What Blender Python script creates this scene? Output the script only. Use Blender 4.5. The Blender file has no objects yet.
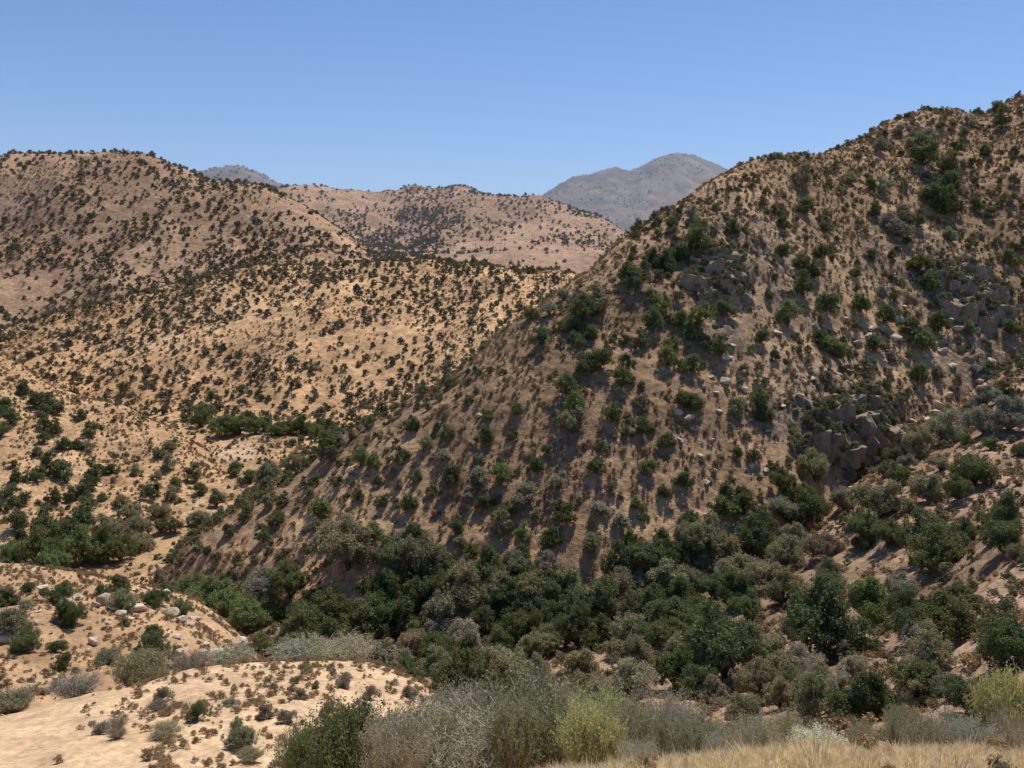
import bpy, math, random
import numpy as np
from mathutils import Vector
from mathutils.bvhtree import BVHTree

random.seed(7)
RNG = np.random.default_rng(7)
scene = bpy.context.scene
COL = scene.collection

# ------------------------------------------------------------------ camera model
FPX, PITCH = 828.0, math.radians(7.2)
CP, SP = math.cos(PITCH), math.sin(PITCH)

def unproj(px, py, Y):
    u = (np.asarray(px, float) - 512) / FPX
    v = (384 - np.asarray(py, float)) / FPX
    Y = np.asarray(Y, float)
    s = Y / (CP + v * SP)
    return np.stack([u * s, Y + 0 * s, (-SP + v * CP) * s], -1)

def proj(P):
    P = np.asarray(P, float)
    fwd = P[..., 1] * CP - P[..., 2] * SP
    up = P[..., 1] * SP + P[..., 2] * CP
    return 512 + FPX * P[..., 0] / fwd, 384 - FPX * up / fwd

cam_d = bpy.data.cameras.new('camera')
cam_d.sensor_fit = 'HORIZONTAL'; cam_d.sensor_width = 36.0
cam_d.lens = FPX / 1024 * 36.0
cam_d.clip_start = 0.1; cam_d.clip_end = 60000
cam = bpy.data.objects.new('camera', cam_d)
cam.rotation_euler = (math.pi / 2 - PITCH, 0, 0)
COL.objects.link(cam); scene.camera = cam

# ------------------------------------------------------------------ numeric noise
def _hash(ix, iy, seed):
    h = (ix.astype(np.int64) * 374761393 + iy.astype(np.int64) * 668265263 + seed * 1442695041) & 0xFFFFFFFF
    h = ((h ^ (h >> 13)) * 1274126177) & 0xFFFFFFFF
    return ((h ^ (h >> 16)) & 0xFFFFFF) / float(0xFFFFFF)

def vnoise(x, y, seed=0):
    ix, iy = np.floor(x), np.floor(y)
    fx, fy = x - ix, y - iy
    fx = fx * fx * fx * (fx * (fx * 6 - 15) + 10); fy = fy * fy * fy * (fy * (fy * 6 - 15) + 10)
    a = _hash(ix, iy, seed); b = _hash(ix + 1, iy, seed); c = _hash(ix, iy + 1, seed); d = _hash(ix + 1, iy + 1, seed)
    return (a + (b - a) * fx) * (1 - fy) + (c + (d - c) * fx) * fy

def fbm(x, y, seed=0, octs=5, gain=0.5):
    t = 0; amp = 1; tot = 0
    for o in range(octs):
        ca, sa = math.cos(0.6 * o), math.sin(0.6 * o)
        t = t + amp * (vnoise((x * ca - y * sa) * 2 ** o, (x * sa + y * ca) * 2 ** o, seed + o * 17) * 2 - 1)
        tot += amp; amp *= gain
    return t / tot

def ridged(x, y, seed=0, octs=4):
    t = 0; amp = 1; tot = 0
    for o in range(octs):
        t = t + amp * (1 - np.abs(vnoise(x * 2 ** o + 3.1 * o, y * 2 ** o, seed + o * 31) * 2 - 1))
        tot += amp; amp *= 0.5
    return t / tot

def pchip(xk, yk, x):
    """monotone cubic; yk (n, ...), x (m,) -> (m, ...)"""
    xk = np.asarray(xk, float); yk = np.asarray(yk, float)
    h = np.diff(xk).reshape((-1,) + (1,) * (yk.ndim - 1))
    d = np.diff(yk, axis=0) / h
    m = np.zeros_like(yk)
    if len(xk) > 2:
        w1 = 2 * h[1:] + h[:-1]; w2 = h[1:] + 2 * h[:-1]
        with np.errstate(divide='ignore', invalid='ignore'):
            mm = (w1 + w2) / (w1 / d[:-1] + w2 / d[1:])
        mm = np.where(d[:-1] * d[1:] > 0, mm, 0)
        m[1:-1] = mm
    m[0] = d[0]; m[-1] = d[-1]
    x = np.clip(x, xk[0], xk[-1])
    i = np.clip(np.searchsorted(xk, x, 'right') - 1, 0, len(xk) - 2)
    sh = (-1,) + (1,) * (yk.ndim - 1)
    hh = (xk[i + 1] - xk[i]).reshape(sh); t = ((x - xk[i]) / (xk[i + 1] - xk[i])).reshape(sh)
    return ((2 * t**3 - 3 * t**2 + 1) * yk[i] + (t**3 - 2 * t**2 + t) * hh * m[i]
            + (-2 * t**3 + 3 * t**2) * yk[i + 1] + (t**3 - t**2) * hh * m[i + 1])

# ------------------------------------------------------------------ node helpers
def new_mat(name):
    m = bpy.data.materials.new(name); m.use_nodes = True
    nt = m.node_tree; nt.nodes.clear()
    return m, nt, nt.nodes.new('ShaderNodeOutputMaterial')

def N(nt, typ, **kw):
    n = nt.nodes.new(typ)
    for k, v in kw.items():
        if k in n.inputs: n.inputs[k].default_value = v
        else: setattr(n, k, v)
    return n

def mixcol(nt, fac, a, b, mode='MIX'):
    n = nt.nodes.new('ShaderNodeMix'); n.data_type = 'RGBA'; n.blend_type = mode
    for sock, v in ((n.inputs[0], fac), (n.inputs[6], a), (n.inputs[7], b)):
        if isinstance(v, bpy.types.NodeSocket): nt.links.new(v, sock)
        elif isinstance(v, (int, float)): sock.default_value = v
        else: sock.default_value = (*v, 1)
    return n.outputs[2]

def ramp(nt, src, stops):
    n = nt.nodes.new('ShaderNodeValToRGB'); e = n.color_ramp.elements
    while len(e) < len(stops): e.new(0.5)
    for el, (p, c) in zip(e, stops):
        el.position = p; el.color = (c, c, c, 1) if isinstance(c, (int, float)) else (*c, 1)
    nt.links.new(src, n.inputs[0])
    return n.outputs[0]

def ground_mat(name, s_fine, s_mid, bump, speck=0.5):
    m, nt, out = new_mat(name)
    L = nt.links.new
    tint = N(nt, 'ShaderNodeVertexColor', layer_name='tint').outputs[0]
    geo = N(nt, 'ShaderNodeNewGeometry').outputs['Position']
    n1 = N(nt, 'ShaderNodeTexNoise', Scale=s_mid, Detail=6.0, Roughness=0.62); L(geo, n1.inputs['Vector'])
    n2 = N(nt, 'ShaderNodeTexNoise', Scale=s_fine, Detail=5.0, Roughness=0.7); L(geo, n2.inputs['Vector'])
    v = N(nt, 'ShaderNodeTexVoronoi', Scale=s_fine * 0.8); L(geo, v.inputs['Vector'])
    c = mixcol(nt, 1.0, tint, ramp(nt, n1.outputs[0], [(0.3, (0.70, 0.68, 0.68)), (0.7, (1.22, 1.2, 1.15))]), 'MULTIPLY')
    c = mixcol(nt, speck, c, ramp(nt, n2.outputs[0], [(0.34, (0.45, 0.44, 0.40)), (0.52, (1.0, 1.0, 1.0)), (0.72, (1.25, 1.2, 1.12))]), 'MULTIPLY')
    c = mixcol(nt, speck * 0.6, c, ramp(nt, v.outputs[0], [(0.05, (1.35, 1.33, 1.3)), (0.3, (1, 1, 1)), (0.8, (0.72, 0.72, 0.7))]), 'MULTIPLY')
    b1 = N(nt, 'ShaderNodeBump', Strength=0.8, Distance=bump); L(n2.outputs[0], b1.inputs['Height'])
    b2 = N(nt, 'ShaderNodeBump', Strength=0.7, Distance=bump * 4); L(n1.outputs[0], b2.inputs['Height']); L(b1.outputs[0], b2.inputs['Normal'])
    p = N(nt, 'ShaderNodeBsdfPrincipled', Roughness=0.95); p.inputs['Specular IOR Level'].default_value = 0.1
    L(c, p.inputs['Base Color']); L(b2.outputs[0], p.inputs['Normal']); L(p.outputs[0], out.inputs[0])
    return m

def rock_mat():
    m, nt, out = new_mat('granite'); L = nt.links.new
    geo = N(nt, 'ShaderNodeNewGeometry').outputs['Position']
    oi = N(nt, 'ShaderNodeObjectInfo')
    n1 = N(nt, 'ShaderNodeTexNoise', Scale=0.9, Detail=8.0, Roughness=0.65); L(geo, n1.inputs['Vector'])
    n2 = N(nt, 'ShaderNodeTexNoise', Scale=7.0, Detail=5.0, Roughness=0.7); L(geo, n2.inputs['Vector'])
    c = mixcol(nt, 1.0, oi.outputs['Color'], ramp(nt, n1.outputs[0], [(0.3, (0.6, 0.56, 0.52)), (0.55, (1, 0.98, 0.95)), (0.75, (1.25, 1.2, 1.12))]), 'MULTIPLY')
    c = mixcol(nt, 0.6, c, ramp(nt, n2.outputs[0], [(0.35, (0.55, 0.53, 0.5)), (0.6, (1.1, 1.1, 1.1))]), 'MULTIPLY')
    b = N(nt, 'ShaderNodeBump', Strength=0.8, Distance=0.12); L(n2.outputs[0], b.inputs['Height'])
    b2 = N(nt, 'ShaderNodeBump', Strength=0.8, Distance=0.5); L(n1.outputs[0], b2.inputs['Height']); L(b.outputs[0], b2.inputs['Normal'])
    p = N(nt, 'ShaderNodeBsdfPrincipled', Roughness=0.9); p.inputs['Specular IOR Level'].default_value = 0.2
    L(c, p.inputs['Base Color']); L(b2.outputs[0], p.inputs['Normal']); L(p.outputs[0], out.inputs[0])
    return m

def leaf_mat(name, fixed=None, fixed2=None, transl=0.3, var=(0.68, 1.0, 1.4)):
    """fixed: two colours mixed by instance random; otherwise the object's own colour."""
    m, nt, out = new_mat(name); L = nt.links.new
    oi = N(nt, 'ShaderNodeObjectInfo')
    isl = N(nt, 'ShaderNodeNewGeometry').outputs['Random Per Island']
    if fixed:
        base = mixcol(nt, oi.outputs['Random'], fixed, fixed2)
    else:
        base = oi.outputs['Color']
    c = mixcol(nt, 1.0, base, ramp(nt, isl, [(0.0, tuple(var[0] * k for k in (1, 1, 1))), (0.5, (var[1], var[1], var[1] * 0.97)), (1.0, (var[2] * 1.05, var[2], var[2] * 0.85))]), 'MULTIPLY')
    p = N(nt, 'ShaderNodeBsdfPrincipled', Roughness=0.9); p.inputs['Specular IOR Level'].default_value = 0.08
    t = N(nt, 'ShaderNodeBsdfTranslucent')
    mx = N(nt, 'ShaderNodeMixShader'); mx.inputs[0].default_value = transl
    L(c, p.inputs['Base Color']); L(c, t.inputs[0])
    L(p.outputs[0], mx.inputs[1]); L(t.outputs[0], mx.inputs[2]); L(mx.outputs[0], out.inputs[0])
    return m

def bark_mat(name, col):
    m, nt, out = new_mat(name); L = nt.links.new
    geo = N(nt, 'ShaderNodeNewGeometry').outputs['Position']
    n1 = N(nt, 'ShaderNodeTexNoise', Scale=9.0, Detail=5.0); L(geo, n1.inputs['Vector'])
    c = mixcol(nt, 1.0, col, ramp(nt, n1.outputs[0], [(0.3, 0.6), (0.7, 1.3)]), 'MULTIPLY')
    p = N(nt, 'ShaderNodeBsdfPrincipled', Roughness=0.9); p.inputs['Specular IOR Level'].default_value = 0.15
    L(c, p.inputs['Base Color']); L(p.outputs[0], out.inputs[0])
    return m

# ------------------------------------------------------------------ terrain
def row(pts):
    return ('abs', pts)

def rel(dY, dz):
    return ('rel', dY, dz)

def rowpts(pts, pxs):
    a = np.array(pts, float)
    py = pchip(a[:, 0], a[:, 1], pxs); Y = pchip(a[:, 0], a[:, 2], pxs)
    return unproj(pxs, py, Y)

LAYERS = {}
BVHS = {}

def grid_mesh(name, P, tint, mat):
    nr, nc = P.shape[:2]
    me = bpy.data.meshes.new(name)
    me.vertices.add(nr * nc); me.vertices.foreach_set('co', P.reshape(-1).astype(np.float32))
    idx = np.arange(nr * nc).reshape(nr, nc)
    q = np.stack([idx[:-1, :-1], idx[:-1, 1:], idx[1:, 1:], idx[1:, :-1]], -1).reshape(-1)
    nf = len(q) // 4
    me.loops.add(nf * 4); me.loops.foreach_set('vertex_index', q.astype(np.int32))
    me.polygons.add(nf); me.polygons.foreach_set('loop_start', np.arange(0, nf * 4, 4, dtype=np.int32))
    me.polygons.foreach_set('use_smooth', np.ones(nf, bool))
    me.update(calc_edges=True)
    at = me.color_attributes.new('tint', 'FLOAT_COLOR', 'POINT')
    c4 = np.ones((nr * nc, 4), np.float32); c4[:, :3] = np.clip(tint.reshape(-1, 3), 0.01, 0.85)
    at.data.foreach_set('color', c4.reshape(-1))
    me.materials.append(mat)
    o = bpy.data.objects.new(name, me); COL.objects.link(o)
    o['kind'] = 'structure'
    return o

def layer(key, name, rows, segs, pxr, step, disp, tintf, mat):
    pxs = np.arange(pxr[0], pxr[1] + step, step, dtype=float)
    R = []
    for r in rows:
        if r[0] == 'abs': R.append(rowpts(r[1], pxs))
        else:
            prev = R[-1].copy(); k = (prev[:, 1] + r[1]) / prev[:, 1]
            nxt = prev.copy(); nxt[:, 0] *= k; nxt[:, 1] *= k; nxt[:, 2] += r[2]
            R.append(nxt)
    R = np.stack(R)
    t = np.concatenate([np.linspace(i, i + 1, n, endpoint=False) for i, n in enumerate(segs)] + [[len(segs)]])
    P = pchip(np.arange(len(rows)), R, t)
    P[..., 2] += disp(P[..., 0], P[..., 1])
    tint = tintf(P[..., 0], P[..., 1], P)
    o = grid_mesh(name, P, tint, mat)
    LAYERS[key] = P
    BVHS[key] = BVHTree.FromPolygons([tuple(v) for v in P[::2, ::2].reshape(-1, 3).tolist()], _quads(P[::2, ::2].shape)) if False else None
    o.data.update()
    bm_tree = BVHTree.FromObject(o, bpy.context.evaluated_depsgraph_get())
    BVHS[key] = bm_tree
    return o

def cast_pixel(px, py, keys=None):
    d = Vector(unproj(px, py, 1.0).tolist()).normalized()
    best = None
    for k, b in BVHS.items():
        if keys and k not in keys: continue
        h = b.ray_cast(Vector((0, 0, 0)), d)
        if h[0] is not None and (best is None or h[3] < best[1]): best = (h[0], h[3], k, h[1])
    return best

def top_at(x, y):
    bz, bk, bn = -1e9, None, None
    for k, b in BVHS.items():
        h = b.ray_cast(Vector((x, y, 900)), Vector((0, 0, -1)))
        if h[0] is not None and h[0].z > bz: bz, bk, bn = h[0].z, k, h[1]
    return bz, bk, bn

def tinter(base, alt, s, seed, amt=0.8, dark=0.18):
    base = np.array(base); alt = np.array(alt)
    def f(x, y, P):
        n = np.clip(fbm(x / s, y / s, seed, 5) * 1.3 * amt + 0.5, 0, 1)[..., None]
        d = (1 + dark * fbm(x / (s * 0.22), y / (s * 0.22), seed + 5, 4))[..., None]
        return (base * (1 - n) + alt * n) * d
    return f

MG_FAR = ground_mat('far_slopes', 0.16, 0.03, 1.5, 0.6)
MG_MID = ground_mat('hill_soil', 0.4, 0.06, 0.7, 0.8)
MG_SLOPE = ground_mat('slope_soil', 1.0, 0.16, 0.3, 0.85)
MG_NEAR = ground_mat('sandy_soil', 3.2, 0.5, 0.06, 0.6)

XL, XR = -190, 1215
# far mountain and far peak, with distance haze mixed into their greyed tints
layer('FM', 'far_mountain', [
    row([(440, 300, 2300), (940, 300, 2300)]),
    row([(440, 240, 2700), (520, 232, 2700), (620, 224, 2750), (700, 222, 2750), (940, 235, 2700)]),
    row([(440, 232, 3200), (490, 220, 3200), (520, 208, 3250), (538, 199, 3300), (560, 187, 3350), (590, 176, 3400), (612, 171, 3400), (628, 173, 3450), (640, 168, 3480), (655, 160, 3500), (672, 156, 3500), (690, 157, 3500), (705, 161, 3500), (718, 166, 3500), (735, 173, 3500), (770, 186, 3500), (850, 210, 3500), (940, 232, 3500)]),
    rel(600, -150), rel(800, -260)], [20, 90, 40, 12], (440, 940), 1.0,
    lambda x, y: 26 * fbm(x / 300, y / 300, 3, 6) + 28 * ridged(x / 170, y / 420, 8, 4) - 20,
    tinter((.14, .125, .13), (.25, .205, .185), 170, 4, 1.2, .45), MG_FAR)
layer('FP', 'far_peak', [
    row([(80, 290, 1900), (380, 290, 1900)]),
    row([(80, 205, 2500), (160, 192, 2500), (195, 177, 2500), (215, 170, 2500), (238, 167, 2500), (255, 172, 2500), (275, 182, 2500), (320, 196, 2500), (380, 210, 2500)]),
    rel(500, -160)], [50, 12], (80, 380), 1.5,
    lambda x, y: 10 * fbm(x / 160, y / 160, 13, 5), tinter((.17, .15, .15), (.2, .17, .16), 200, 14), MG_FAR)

def dispB(x, y):
    return 16 * (ridged(x / 110 + 0.3, y / 260, 21, 4) - 0.6) + 5 * fbm(x / 60, y / 60, 23, 4)
layer('B', 'back_ridge', [
    row([(60, 345, 600), (760, 345, 600)]),
    row([(60, 262, 830), (300, 268, 830), (420, 268, 800), (520, 276, 760), (620, 280, 740), (760, 300, 740)]),
    row([(60, 235, 1020), (300, 232, 1020), (400, 238, 1050), (480, 230, 1020), (560, 235, 980), (620, 252, 950), (760, 290, 900)]),
    row([(60, 200, 1250), (275, 184, 1300), (310, 186, 1330), (350, 188, 1350), (376, 193, 1400), (395, 192, 1400), (415, 188, 1380), (425, 191, 1380), (450, 190, 1350), (465, 188, 1350), (490, 194, 1320), (510, 197, 1280), (535, 198, 1250), (560, 206, 1220), (590, 217, 1180), (620, 232, 1140), (680, 258, 1100), (760, 285, 1050)]),
    rel(250, -60), rel(400, -160)], [16, 50, 60, 20, 8], (60, 760), 1.2, dispB,
    tinter((.35, .225, .148), (.46, .305, .203), 90, 24), MG_FAR)

def dispC(x, y):
    return 15 * (ridged(x / 95 + 0.2, y / 170 + .5, 31, 4) - 0.55) + 4 * fbm(x / 40, y / 40, 33, 4)
layer('C', 'left_hill', [
    row([(XL, 420, 380), (420, 420, 380)]),
    row([(XL, 352, 470), (0, 340, 490), (100, 318, 500), (200, 298, 500), (300, 285, 500), (420, 290, 500)]),
    row([(XL, 260, 600), (0, 250, 620), (100, 238, 620), (200, 236, 610), (300, 245, 580), (420, 285, 560)]),
    row([(XL, 175, 740), (-60, 166, 750), (0, 163, 760), (30, 160, 765), (50, 157, 770), (80, 154, 775), (100, 152, 780), (125, 151, 780), (150, 157, 775), (170, 165, 770), (195, 174, 760), (215, 181, 750), (250, 186, 735), (300, 207, 700), (345, 235, 660), (380, 262, 630), (420, 285, 610)]),
    rel(120, -25), rel(250, -110)], [14, 80, 90, 20, 8], (XL, 420), 1.3, dispC,
    tinter((.37, .235, .15), (.49, .32, .205), 80, 34), MG_MID)

def dispD(x, y):
    return 5.5 * (ridged(x / 55, y / 90, 41, 4) - 0.55) + 2 * fbm(x / 22, y / 22, 43, 4)
layer('D', 'low_hill', [
    row([(XL, 470, 240), (100, 460, 240), (640, 440, 240)]),
    row([(XL, 415, 300), (0, 405, 300), (100, 408, 300), (200, 414, 298), (300, 420, 290), (400, 408, 295), (500, 372, 300), (640, 340, 300)]),
    row([(XL, 375, 350), (0, 362, 355), (100, 345, 360), (200, 328, 365), (300, 322, 365), (400, 322, 365), (500, 315, 365), (640, 312, 360)]),
    row([(XL, 348, 400), (0, 333, 410), (50, 318, 420), (100, 303, 430), (160, 290, 440), (205, 277, 448), (260, 268, 455), (340, 263, 455), (400, 264, 455), (470, 263, 450), (500, 267, 445), (530, 273, 440), (560, 274, 435), (640, 292, 425)]),
    rel(50, -5), rel(120, -60)], [20, 80, 90, 16, 8], (XL, 640), 1.4, dispD,
    tinter((.50, .312, .165), (.63, .405, .225), 45, 44), MG_MID)

PATHS = [[(112, 525), (124, 508), (138, 494), (150, 482), (166, 484), (182, 490), (190, 474), (186, 458), (178, 440), (172, 430), (180, 420)],
         [(186, 460), (200, 452), (222, 456), (246, 452)], [(150, 482), (130, 470), (122, 452), (126, 440)],
         [(-20, 450), (20, 448), (50, 450)], [(182, 490), (200, 500)]]
PATHW = []
def floorY(py): return float(np.interp(py, [400, 412, 440, 500, 560, 620], [330, 300, 250, 187, 150, 122]))
for pl in PATHS:
    PATHW.append(np.array([unproj(a, b, floorY(b))[:2] for a, b in pl]))

def path_mask(x, y, w):
    m = np.zeros_like(x)
    wob = 0.8 * fbm(x / 6, y / 6, 77, 2)
    for pl in PATHW:
        for a, b in zip(pl[:-1], pl[1:]):
            d = b - a; L2 = (d ** 2).sum()
            t = np.clip(((x - a[0]) * d[0] + (y - a[1]) * d[1]) / L2, 0, 1)
            dd = np.hypot(x - a[0] - t * d[0], y - a[1] - t * d[1]) + wob
            m = np.maximum(m, np.clip(1.6 - dd / w, 0, 1))
    return m

def tintV(x, y, P):
    c = tinter((.40, .255, .14), (.55, .36, .205), 22, 54)(x, y, P)
    m = path_mask(x, y, 1.4)[..., None] * 0.85
    px, py = proj(P)
    for (cx, cy, rx, ry) in ((235, 452, 28, 9), (255, 432, 26, 5), (225, 408, 10, 5)):
        q = ((px - cx) / rx) ** 2 + ((py - cy) / ry) ** 2
        m = np.maximum(m, np.clip(1.5 - q + 0.5 * fbm(x / 5, y / 5, 9, 3), 0, 1)[..., None] * 0.8)
    return c * (1 - m) + np.array((.58, .42, .28)) * m

layer('V', 'canyon_floor', [
    row([(XL, 396, 350), (700, 396, 350)]),
    row([(XL, 412, 300), (700, 412, 300)]),
    row([(XL, 440, 250), (700, 440, 250)]),
    row([(XL, 500, 187), (700, 500, 187)]),
    row([(XL, 560, 150), (700, 560, 150)]),
    row([(XL, 625, 120), (700, 625, 120)]),
    row([(XL, 720, 92), (700, 720, 92)])], [24, 40, 60, 50, 40, 20], (XL, 700), 1.5,
    lambda x, y: 1.6 * fbm(x / 18, y / 18, 51, 5) + 0.35 * fbm(x / 3, y / 3, 52, 3), tintV, MG_SLOPE)

def tintE(x, y, P):
    c = tinter((.47, .295, .16), (.58, .38, .215), 18, 64)(x, y, P)
    return c
layer('E', 'spur', [
    row([(XL, 660, 128), (0, 640, 133), (140, 612, 141), (300, 610, 147)]),
    row([(XL, 570, 155), (0, 545, 160), (60, 522, 172), (130, 506, 182), (200, 497, 190), (300, 530, 185)]),
    row([(XL, 440, 205), (0, 440, 205), (60, 452, 206), (130, 458, 210), (200, 470, 208), (300, 520, 195)]),
    row([(XL, 300, 260), (-80, 325, 256), (0, 356, 250), (25, 371, 247), (60, 391, 243), (85, 398, 240), (130, 413, 236), (180, 436, 230), (230, 472, 220), (300, 522, 205)]),
    rel(22, -5), rel(40, -22)], [14, 80, 90, 16, 8], (XL, 300), 1.5,
    lambda x, y: 2.2 * (ridged(x / 26, y / 40, 61, 3) - 0.55) + 1.2 * fbm(x / 9, y / 9, 63, 4), tintE, MG_SLOPE)

# the big slope across the canyon
CANYON = [(XL, 690, 112), (100, 672, 120), (150, 616, 121), (180, 596, 121), (240, 616, 111), (300, 632, 102), (400, 645, 98), (500, 643, 97), (600, 622, 99), (700, 592, 103), (760, 562, 108), (800, 532, 114), (850, 486, 127), (900, 444, 139), (960, 402, 152), (1024, 355, 168), (XR, 250, 200)]
CREST = [(100, 676, 124), (150, 606, 127), (190, 556, 130), (215, 532, 133), (250, 510, 137), (285, 490, 140), (320, 462, 142), (340, 443, 143), (380, 421, 144), (410, 402, 145), (440, 386, 146), (470, 361, 148), (500, 336, 151), (530, 309, 154), (560, 284, 158), (590, 263, 163), (615, 244, 168), (640, 225, 174), (670, 207, 181), (700, 189, 189), (735, 174, 200), (760, 164, 208), (790, 156, 218), (820, 153, 228), (850, 144, 238), (880, 131, 250), (915, 118, 262), (940, 112, 270), (965, 111, 276), (990, 105, 280), (1024, 89, 278), (1100, 62, 274), (XR, 40, 270)]
OUTC = [(745, 275, 60, 30), (855, 432, 58, 44), (790, 440, 30, 24), (945, 305, 62, 42), (985, 378, 42, 20), (725, 365, 26, 20), (640, 300, 20, 14)]
OUTW = []
def dispF(x, y):
    z = 3.2 * fbm(x / 55, y / 55, 71, 4) + 1.5 * (ridged(x / 24 + y / 60, y / 90, 72, 3) - .55) + 1.4 * fbm(x / 10, y / 10, 73, 5) + 0.22 * fbm(x / 1.8, y / 1.8, 74, 3)
    for (cx, cy, r, a) in OUTW:
        q = np.clip(1.25 - np.hypot(x - cx, y - cy) / r, 0, 1)
        z = z + a * q * (np.floor(3.5 * (0.5 + fbm(x / 5, y / 5, 75, 4))) / 3.5 + 0.5 * fbm(x / 2.2, y / 2.2, 76, 3))
    return z
def tintF(x, y, P):
    c = tinter((.30, .195, .115), (.51, .33, .19), 24, 78, 1.1, .25)(x, y, P)
    rk = np.zeros_like(x)
    for (cx, cy, r, a) in OUTW:
        rk = np.maximum(rk, np.clip(1.5 - np.hypot(x - cx, y - cy) / r + 0.4 * fbm(x / 4, y / 4, 79, 3), 0, 1))
    rk = rk[..., None] * 0.8
    return c * (1 - rk) + np.array((.25, .195, .145)) * rk
# rough plane position of the outcrops for the relief
def slope_point(px, py):
    c = rowpts(CANYON, np.array([float(px)]))[0]; k = rowpts(CREST, np.array([float(px)]))[0]
    best = None
    for t in np.linspace(0, 1, 200):
        p = c * (1 - t) + k * t
        q = proj(p); e = abs(q[1] - py)
        if best is None or e < best[0]: best = (e, p)
    return best[1]
for (px, py, rx, ry) in OUTC:
    p = slope_point(px, py); OUTW.append((p[0], p[1], rx * p[1] / FPX * 1.15, 2.6))
pts_in = [(p[0], p[1] + 14, p[2] - 9) for p in CANYON]
layer('F', 'canyon_slope', [
    row([(p[0], p[1] + 75, p[2] - 9) for p in CANYON]), row(CANYON), row(CREST), rel(30, -7), rel(90, -60)], [16, 430, 16, 8], (120, XR), 1.2, dispF, tintF, MG_SLOPE)

def tintG(x, y, P):
    c = tinter((.27, .18, .115), (.41, .275, .18), 14, 84, 1.0)(x, y, P)
    a = unproj(1010, 475, 92); b = unproj(1010, 620, 50)
    m = np.maximum(np.clip(1.6 - np.hypot((x - a[0]) / 7, (y - a[1]) / 9), 0, 1), np.clip(1.6 - np.hypot((x - b[0]) / 5, (y - b[1]) / 6), 0, 1))[..., None]
    return c * (1 - m) + np.array((.48, .32, .225)) * m
# near side of the canyon, running up to the right
layer('G', 'canyon_bank', [
    row([(p[0], p[1] + 26, p[2] + 6) for p in CANYON]),
    row(CANYON),
    row([(XL, 690, 95), (200, 668, 92), (300, 660, 88), (400, 668, 84), (500, 673, 80), (600, 680, 74), (700, 668, 68), (800, 630, 70), (900, 575, 78), (1000, 500, 90), (1100, 455, 100), (XR, 410, 112)]),
    row([(XL, 760, 70), (200, 730, 66), (300, 725, 62), (400, 725, 58), (500, 732, 50), (600, 740, 44), (700, 740, 38), (800, 734, 34), (900, 726, 31), (1000, 718, 29), (1100, 712, 28), (XR, 705, 28)]),
    row([(XL, 900, 30), (300, 880, 26), (600, 850, 20), (1000, 830, 15), (XR, 830, 15)])],
    [16, 130, 130, 40], (XL, XR), 1.5,
    lambda x, y: 1.6 * fbm(x / 16, y / 16, 81, 5) + 1.5 * (ridged(x / 7.5, y / 22, 82, 3) - .55) + 0.2 * fbm(x / 1.2, y / 1.2, 83, 3),
    tintG, MG_SLOPE)

# rocky knoll at lower left
layer('J', 'rocky_knoll', [
    row([(XL, 800, 40), (150, 760, 44), (340, 760, 52)]),
    row([(XL, 722, 48), (0, 716, 50), (70, 706, 53), (150, 692, 56), (250, 680, 62), (340, 715, 64)]),
    row([(XL, 640, 60), (0, 640, 61), (100, 640, 64), (180, 642, 68), (240, 660, 72), (340, 712, 74)]),
    row([(XL, 556, 76), (-60, 562, 76), (0, 569, 76), (60, 578, 77), (110, 587, 79), (180, 600, 82), (215, 622, 83), (240, 645, 83), (265, 668, 82), (340, 712, 80)]),
    rel(9, -3), rel(24, -22)], [14, 70, 80, 14, 10], (XL, 340), 1.5,
    lambda x, y: 0.7 * fbm(x / 7, y / 7, 91, 5) + 0.12 * fbm(x / .9, y / .9, 92, 3),
    tinter((.42, .265, .15), (.54, .355, .21), 9, 94, 1.0), MG_NEAR)

# sandy shoulder at the bottom left
layer('I', 'sandy_shoulder', [
    row([(XL, 1000, 15), (0, 960, 17), (440, 900, 21), (560, 900, 22)]),
    row([(XL, 845, 22), (0, 820, 23), (200, 795, 25), (300, 790, 26), (440, 805, 28), (560, 870, 28)]),
    row([(XL, 762, 30), (0, 737, 33), (70, 716, 36), (150, 693, 40), (200, 679, 43), (250, 672, 46), (300, 669, 48), (350, 669, 50), (390, 676, 50), (420, 691, 48), (440, 713, 45), (470, 747, 42), (500, 792, 38), (560, 860, 34)]),
    rel(7, -3), rel(16, -14)], [20, 150, 20, 10], (XL, 560), 1.5,
    lambda x, y: 0.42 * fbm(x / 6, y / 6, 101, 4) + 0.06 * fbm(x / .7, y / .7, 102, 3),
    tinter((.53, .365, .22), (.63, .445, .275), 7, 104, 1.0, .1), MG_NEAR)

# the grassy edge in front of the camera
layer('K', 'grassy_edge', [
    row([(XL, 1150, 4), (XR, 1100, 4)]),
    row([(XL, 880, 9.5), (300, 850, 9.5), (500, 800, 9.5), (560, 786, 9.5), (640, 779, 9.6), (700, 772, 9.8), (800, 763, 10), (880, 766, 10), (960, 762, 10), (1024, 768, 10), (XR, 770, 10)]),
    row([(XL, 870, 15), (300, 838, 15), (500, 792, 15), (600, 795, 15), (700, 788, 15), (860, 779, 15), (1024, 776, 15), (XR, 776, 15)]),
    row([(XL, 860, 22), (300, 815, 22), (500, 795, 22), (700, 788, 22), (860, 776, 22), (XR, 772, 22)]),
    rel(10, -9), rel(14, -16)], [40, 40, 30, 12, 6], (XL, XR), 2.5,
    lambda x, y: 0.12 * fbm(x / 2, y / 2, 111, 4),
    tinter((.46, .345, .18), (.58, .44, .25), 3, 114), MG_NEAR)

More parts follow.
